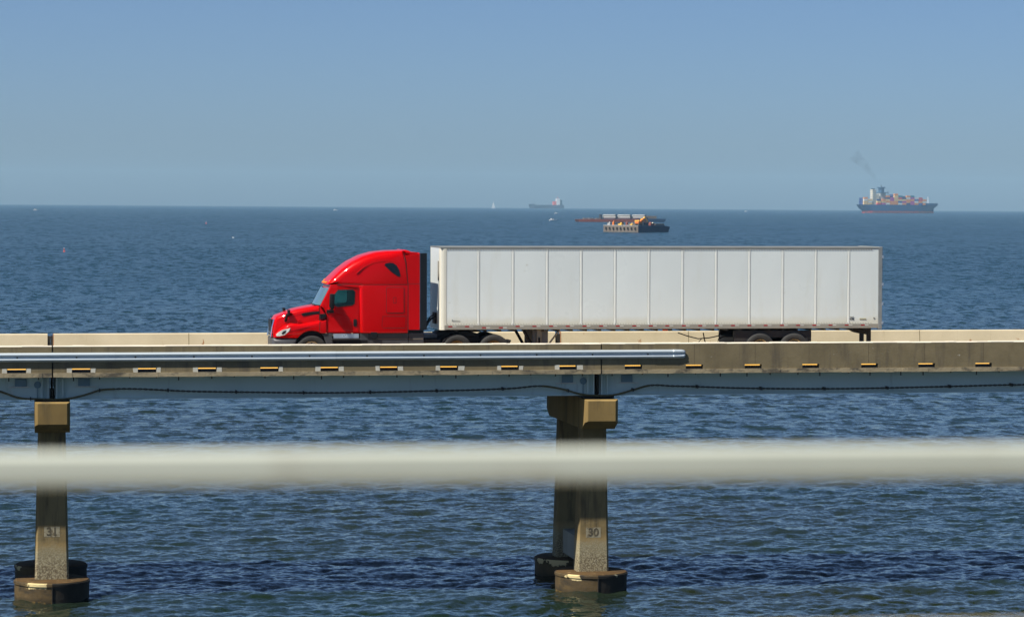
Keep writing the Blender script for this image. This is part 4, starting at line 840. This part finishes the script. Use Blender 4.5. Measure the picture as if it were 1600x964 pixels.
# containers: the ones in sight are individual boxes, those hidden behind them one mass
cc = {'orange': (0.90, 0.33, 0.05), 'blue': (0.03, 0.10, 0.40), 'navy': (0.02, 0.04, 0.16), 'red': (0.70, 0.05, 0.05), 'purple': (0.55, 0.05, 0.33), 'white': (0.85, 0.83, 0.75), 'teal': (0.02, 0.20, 0.28), 'tan': (0.90, 0.62, 0.25)}
cm = {k: mat('container_'+k, v, tuple(x*0.85 for x in v), 0.2, rough=0.6) for k, v in cc.items()}
box_me = {}
for k in cc:
    mb = MB().box(0, 11.6, 0, 4.9, 0, 4.8)
    for r_k in range(7): mb.box(0.6+r_k*1.6, 1.2+r_k*1.6, -0.12, 0, 0.4, 4.4)
    box_me[k] = mb.mesh('shipping_container'); box_me[k].materials.append(cm[k])
Rm = Matrix.Rotation(RZ, 3, 'Z'); rg = random.Random(5); ncont = 0; hid = MB()
def place_cont(lx, ly, lz, c, tier, bay):
    w_ = Rm @ Vector((lx, ly, lz)) + Vector((SX, SY, 0))
    o = bpy.data.objects.new('shipping_container', box_me[c]); COL.objects.link(o); o.location = w_; o.rotation_euler = (0, 0, RZ)
    tag(o, '%s container on the big ship, %s, %s' % (c, tier, bay), 'container', 'containers on the ship deck')
bays = [(6, 4, 'stern'), (19.5, 3, 'stern'), (46, 3, 'main')] + [(60+12.3*i, t, 'main') for i, t in enumerate((4, 5, 5, 6, 5, 5, 5, 5, 4, 4, 3))]
ords = ['foremost', 'second', 'third', 'fourth', 'fifth', 'sixth', 'seventh', 'eighth', 'ninth', 'tenth', 'eleventh', 'twelfth']
bay_names = ['stack at the very stern', 'stack just aft of the white tower'] + ['%s stack counted from the bow' % ords[11-k] for k in range(12)]
for bx_, tiers, kind in bays:
    for t in range(tiers):
        z = 22.05+t*4.95
        for side in (0,):
            for rowk in range(1):
                c = rg.choice(['orange', 'orange', 'orange', 'tan', 'white', 'blue', 'navy', 'red', 'red', 'purple', 'teal', 'purple', 'tan']) if kind == 'main' else rg.choice(['white', 'tan', 'tan', 'orange'])
                if t == tiers-1 and rg.random() < 0.25 and kind == 'main': continue
                place_cont(bx_, -14.6, z, c, ['bottom tier', 'second tier up', 'third tier up', 'fourth tier up', 'fifth tier up', 'sixth tier up'][t], bay_names[bays.index((bx_, tiers, kind))])
        (hid.box if not 40 < bx_ < 74 else (lambda *a: None))(bx_+0.6, bx_+11.5, -9.5, 14.5, z, z+4.8 if t < tiers-1 else z+3.0)
for lx_, c in ((190, 'red'), (190, 'blue')): pass
hc = hid.build('container_rows', [cm['navy']], None); hc.location = (SX, SY, 0); hc.rotation_euler = (0, 0, RZ)  # all navy: the shade behind the outer row is put into the colour
tag(hc, 'inner rows of stacked containers behind the outer ones on the big ship', 'containers', kind='stuff')

# smoke drifting up from the funnel
sm = MB(); pts = [(0, 0, 0), (-10, 0, 14), (-24, 0, 32), (-44, 0, 55), (-75, 0, 85)]
sm.tube(pts, [2, 4, 7, 11, 18], 12)
smo = sm.build('smoke_plume', [], None, smooth=80); w_ = Rm @ Vector((63, 0, 70)); smo.location = (SX+w_.x, SY+w_.y, w_.z); smo['kind'] = 'stuff'
tag(smo, 'thin dark smoke drifting up from the container ship funnel', 'smoke')
smm = bpy.data.materials.new('smoke'); smm.use_nodes = True; n = smm.node_tree.nodes; n.remove(n['Principled BSDF'])
pv = n.new('ShaderNodeVolumePrincipled'); pv.inputs['Color'].default_value = (0.12, 0.12, 0.13, 1); pv.inputs['Density'].default_value = 0.006
tn_ = n.new('ShaderNodeTexNoise'); tn_.inputs['Scale'].default_value = 0.05; tn_.inputs['Detail'].default_value = 3
tc_ = n.new('ShaderNodeTexCoord'); smm.node_tree.links.new(tc_.outputs['Object'], tn_.inputs['Vector'])
mr2 = n.new('ShaderNodeMapRange'); mr2.inputs[1].default_value = 0.38; mr2.inputs[2].default_value = 0.62; mr2.inputs[4].default_value = 0.015; smm.node_tree.links.new(tn_.outputs[0], mr2.inputs[0]); smm.node_tree.links.new(mr2.outputs[0], pv.inputs['Density'])
smm.node_tree.links.new(pv.outputs[0], n['Material Output'].inputs['Volume']); smo.data.materials.append(smm)

# far cargo ship, bow to the left
fs_ = empty('cargo_ship', (2195, 12480, 0), 'small hazy cargo ship on the horizon with red and white aft house', 'ship')
lo = [(0, [1, 5], [0, -6]), (14, [9, 11], [0, 0]), (140, [11, 11], [0, 0]), (152, [8, 10], [0, 0])]
loft_hull(MB(), lo, [-2, 16]).build('hull', paint('far_hull', (0.05, 0.06, 0.11)), fs_)
MB().box(-4, 22, -8, 8, 16.02, 20).build('forecastle', paint('far_hull', (0.05, 0.06, 0.11)), fs_)
h_ = MB().box(118, 134, -9, 9, 16.02, 44).build('deckhouse', ship_white, fs_)
MB().box(104, 117.9, -9, 9, 16.02, 32).build('cargo_crane_house', mat('faded_red', (0.80, 0.13, 0.08), rough=0.6), fs_)
MB().box(136, 145, -5, 5, 16.02, 38).build('funnel', ship_dark, fs_)
MB().tube([(126, 0, 44), (126, 0, 54)], 0.8, 6).build('mast', mat('faded_red', (0.5, 0.12, 0.08)), h_)

# near work barge seen corner-on
RB = math.radians(40)
wbg = empty('work_barge', (309.0, 1478, 0), 'work barge with black tyre fenders along its tan end and machines on deck', 'barge', rz=RB)
WBW = 23.5; WBL = 28.0
MB().prism([(0, -2), (0, 3.6), (WBL-6, 3.6), (WBL-0.5, 3.0), (WBL-3.0, -2)], -WBW/2, WBW/2, 'y').build('hull', hull_navy, wbg, bevel=0.1)
MB().box(-0.25, -0.01, -WBW/2+0.05, WBW/2-0.05, -0.2, 3.5).build('lit_end_plating', barge_tan, wbg)  # tan sheet carries the sunlit tone of this end, navy hull the shade
ty_me = MB().lathe([(0.45, -0.2), (0.9, -0.3), (1.0, 0.0), (0.9, 0.25), (0.45, 0.2)], ax='x', n=14).mesh('tyre_fender', 40); ty_me.materials.append(rubber)
for k in range(9):
    share(ty_me, 'tyre_fender', wbg, (-0.4, -WBW/2+1.9+k*2.45, 2.0), (1, 0.55, 0.78))
MB().box(-0.3, 0.2, -WBW/2, WBW/2, 3.5, 3.75).build('rub_rail', ship_grey, wbg)
MB().box(3, 6, 3, 6, 3.62, 5.4).build('deck_cabin', ship_dark, wbg)
for (a_, b2, w2, h2, mm) in ((1.2, 8.5, 1.6, 1.2, pipe_g), (1.4, 6.0, 1.0, 1.8, org), (1.5, 1.0, 2.2, 0.9, yel), (2.0, -2.5, 1.0, 1.6, hull_red), (1.3, -6.5, 1.5, 0.8, yel), (7, -9.5, 4.5, 1.5, ship_dark), (13, -9.8, 3.5, 1.2, hull_red), (16.5, -8.5, 2.0, 1.0, cream), (2.2, 10.0, 1.2, 1.4, ship_dark)):
    MB().box(a_, a_+w2, b2, b2+w2, 3.62, 3.62+h2).prism([(a_+w2*.3, 3.62+h2), (a_+w2*.7, 3.62+h2), (a_+w2*.5, 4.2+h2)], b2+w2*.3, b2+w2*.6).build('deck_winch', mm, wbg)
MB().box(WBL-10, WBL-2, -9, 10, 3.62, 4.6).build('hatch_cover', barge_tan, wbg)
def at_local(root_loc, rz, p):
    v = Matrix.Rotation(rz, 3, 'Z') @ Vector(p); return (root_loc[0]+v.x, root_loc[1]+v.y, p[2])
wl = (309.0, 1478)
def excavator(p, m, label, sc=1.0):
    e = empty('excavator', at_local(wl, RB, p), label, 'excavator', rz=RB); e.scale = (sc, sc, sc)
    for s in (-1, 1): MB().rext([(-2, 0), (2, 0), (2.3, 0.4), (2, 0.9), (-2, 0.9), (-2.3, 0.4)], s*1.2-0.3, s*1.2+0.3, 0.08, 2).build('track', dark_m, e)
    MB().box(-2.2, 1.3, -1.3, 1.3, 1.0, 2.4).build('body', m, e, bevel=0.15)
    MB().box(0.2, 1.6, -1.3, -0.3, 1.4, 3.2).build('cab', m, e, bevel=0.1)
    MB().prism([(1, 1.8), (3.6, 4.0), (4.0, 4.0), (6.2, 1.6), (5.9, 1.4), (3.8, 3.4), (1.2, 1.4)], -0.25, 0.25).build('boom', m, e)
    MB().prism([(6.2, 1.6), (5.8, 1.4), (5.4, 0.4), (6.4, 0.3)], -0.5, 0.5).build('bucket', dark_m, e)
excavator((11, -4, 3.62), yel, 'yellow excavator on the deck of the work barge', 1.15)
excavator((6, -7.5, 3.62), org, 'orange excavator near the lit end of the work barge', 0.95)

# long pipe barge behind it
pb = empty('pipe_barge', (464.5, 2400, 0), 'long low rust-red barge loaded with grey pipes behind the work barge', 'barge', rz=math.radians(2))
MB().prism([(0, -1.5), (-2, 2.2), (52, 2.6), (52, -1.5)], -7, 7, 'y').build('hull', hull_red, pb)
MB().prism([(52.02, -1.5), (52.02, 3.2), (76, 3.0), (73, -1.5)], -7, 7, 'y').build('bow_section', hull_navy, pb)
pipe_me = MB().lathe([(0, 0), (1.0, 0), (1.0, 12), (0, 12)], ax='x', n=10).mesh('pipe', 40); pipe_me.materials.append(pipe_g)
Rp = Matrix.Rotation(math.radians(2), 3, 'Z')
for k in range(3):
    for y, z, pn in ((-3.6, 3.75, 'lower near'), (-1.4, 3.75, 'lower rear'), (-2.5, 5.5, 'top')):
        v = Rp @ Vector((21+k*13, y, z)) + Vector((464.5, 2400, 0))
        o = bpy.data.objects.new('steel_pipe', pipe_me); COL.objects.link(o); o.location = v; o.rotation_euler = (0, 0, math.radians(2))
        tag(o, '%s grey pipe in the %s bundle on the long rust-red barge' % (pn, ('left', 'middle', 'right')[k]), 'pipe', 'pipes on the long barge')
for k in range(4): MB().box(18.5+k*13, 19.5+k*13, -5, 2, 2.5, 6.6).build('stanchion', ship_dark, pb)
for x in (4, 9, 15): MB().box(x, x+3.5, -4, 2, 2.45, 3.3).build('deck_crate', barge_tan, pb)
MB().box(60, 68, -4, 4, 3.15, 5.4).build('deck_house', barge_tan, pb)

# little boats
def boat(x, y, ln, label, rz=0, cabin=True):
    b_ = empty('motor_boat', (x, y, 0), label, 'boat', rz=rz)
    loft_hull(MB(), [(0, [ln*.13, ln*.16], [0, 0]), (ln*.6, [ln*.13, ln*.17], [0, 0]), (ln, [0.02, .1], [-ln*.06, ln*.05])], [-0.4, ln*.12]).build('hull', ship_white, b_)
    if cabin:
        c_ = MB().prism([(ln*.2, ln*.121), (ln*.62, ln*.121), (ln*.5, ln*.27), (ln*.22, ln*.27)], -ln*.11, ln*.11).build('cabin', ship_white, b_)
        MB().prism([(ln*.25, ln*.17), (ln*.54, ln*.17), (ln*.48, ln*.23), (ln*.25, ln*.23)], -ln*.112, ln*.112).build('window', ship_dark, c_)
boat(469, 2563, 7.0, 'small white motor boat left of the rust-red pipe barge', 0.2)
boat(883, 4780, 7.0, 'tiny white boat below the hazy cargo ship')
boat(6, 4700, 9.0, 'white boat near the horizon at the far left')
boat(644, 6100, 10.0, 'white boat on the horizon above the truck cab')
boat(1990, 7820, 10.0, 'white speck of a boat left of the container ship')
sb = empty('sailboat', (1836, 11290, 0), 'tiny pale sailboat on the horizon left of the hazy cargo ship', 'sailboat')
loft_hull(MB(), [(-7, [1.5, 2], [0, 0]), (3, [1.8, 2.2], [0, 0]), (9, [0.1, .3], [0, 1])], [-0.5, 2.5]).build('hull', ship_white, sb)
MB().tube([(0, 0, 2.5), (0, 0, 29)], 0.25, 6).build('mast', ship_white, sb)
MB().prism([(0.4, 4), (7.5, 4.2), (0.4, 28)], -0.12, 0.12).build('sail', ship_white, sb)
MB().prism([(-0.6, 5), (-6, 4), (-0.6, 24)], -0.1, 0.1).build('jib', ship_white, sb)
def buoy(x, y, h, m, label):
    b_ = empty('channel_buoy', (x, y, 0), label, 'buoy')
    MB().lathe([(0, -0.4), (h*.26, -0.4), (h*.28, h*.12), (h*.14, h*.24), (0, h*.24)], n=14).build('float', m, b_, smooth=40)
    MB().lathe([(0, h*.22), (h*.10, h*.22), (h*.06, h*.85), (0, h*.85)], n=8).build('tower', m, b_)
    MB().lathe([(0, h*.85), (h*.05, h*.85), (h*.05, h), (0, h*1.02)], n=8).build('lamp', ship_white, b_)
bred = mat('buoy_red', (0.65, 0.10, 0.06), rough=0.5)
buoy(9.6, 803, 1.25, bred, 'red channel buoy on open water at the far left')
buoy(116.7, 1913, 1.6, bred, 'distant red and white buoy in the water left of the truck')
g_ = empty('gull', (80.6, 1144, 0.05), 'white gull sitting on the water above the truck hood', 'bird'); g_.scale = (0.7, 0.7, 0.7)
MB().lathe([(0, -0.45), (0.16, -0.3), (0.24, 0.0), (0.17, 0.3), (0.06, 0.55), (0, 0.6)], ax='x', n=10, c=(0, 0, 0.12)).lathe([(0, -0.12), (0.1, -0.05), (0.1, 0.05), (0, 0.12)], ax='x', n=8, c=(-0.42, 0, 0.38)).tube([(-0.3, 0, 0.2), (-0.42, 0, 0.36)], 0.07, 6).build('body', ship_white, g_, smooth=60)

# ------------------------------------------------------------------ sea haze
hz_ = MB().box(-9600, 14100, -660, 14300, -6, 172).build('haze', []); hz_['kind'] = 'stuff'
hm_ = bpy.data.materials.new('haze'); hm_.use_nodes = True; n = hm_.node_tree.nodes; n.remove(n['Principled BSDF'])
pv = n.new('ShaderNodeVolumePrincipled'); pv.inputs['Color'].default_value = (0.47, 0.78, 1.0, 1); pv.inputs['Density'].default_value = 4.2e-5; pv.inputs['Anisotropy'].default_value = 0.0
hm_.node_tree.links.new(pv.outputs[0], n['Material Output'].inputs['Volume']); hz_.data.materials.append(hm_)
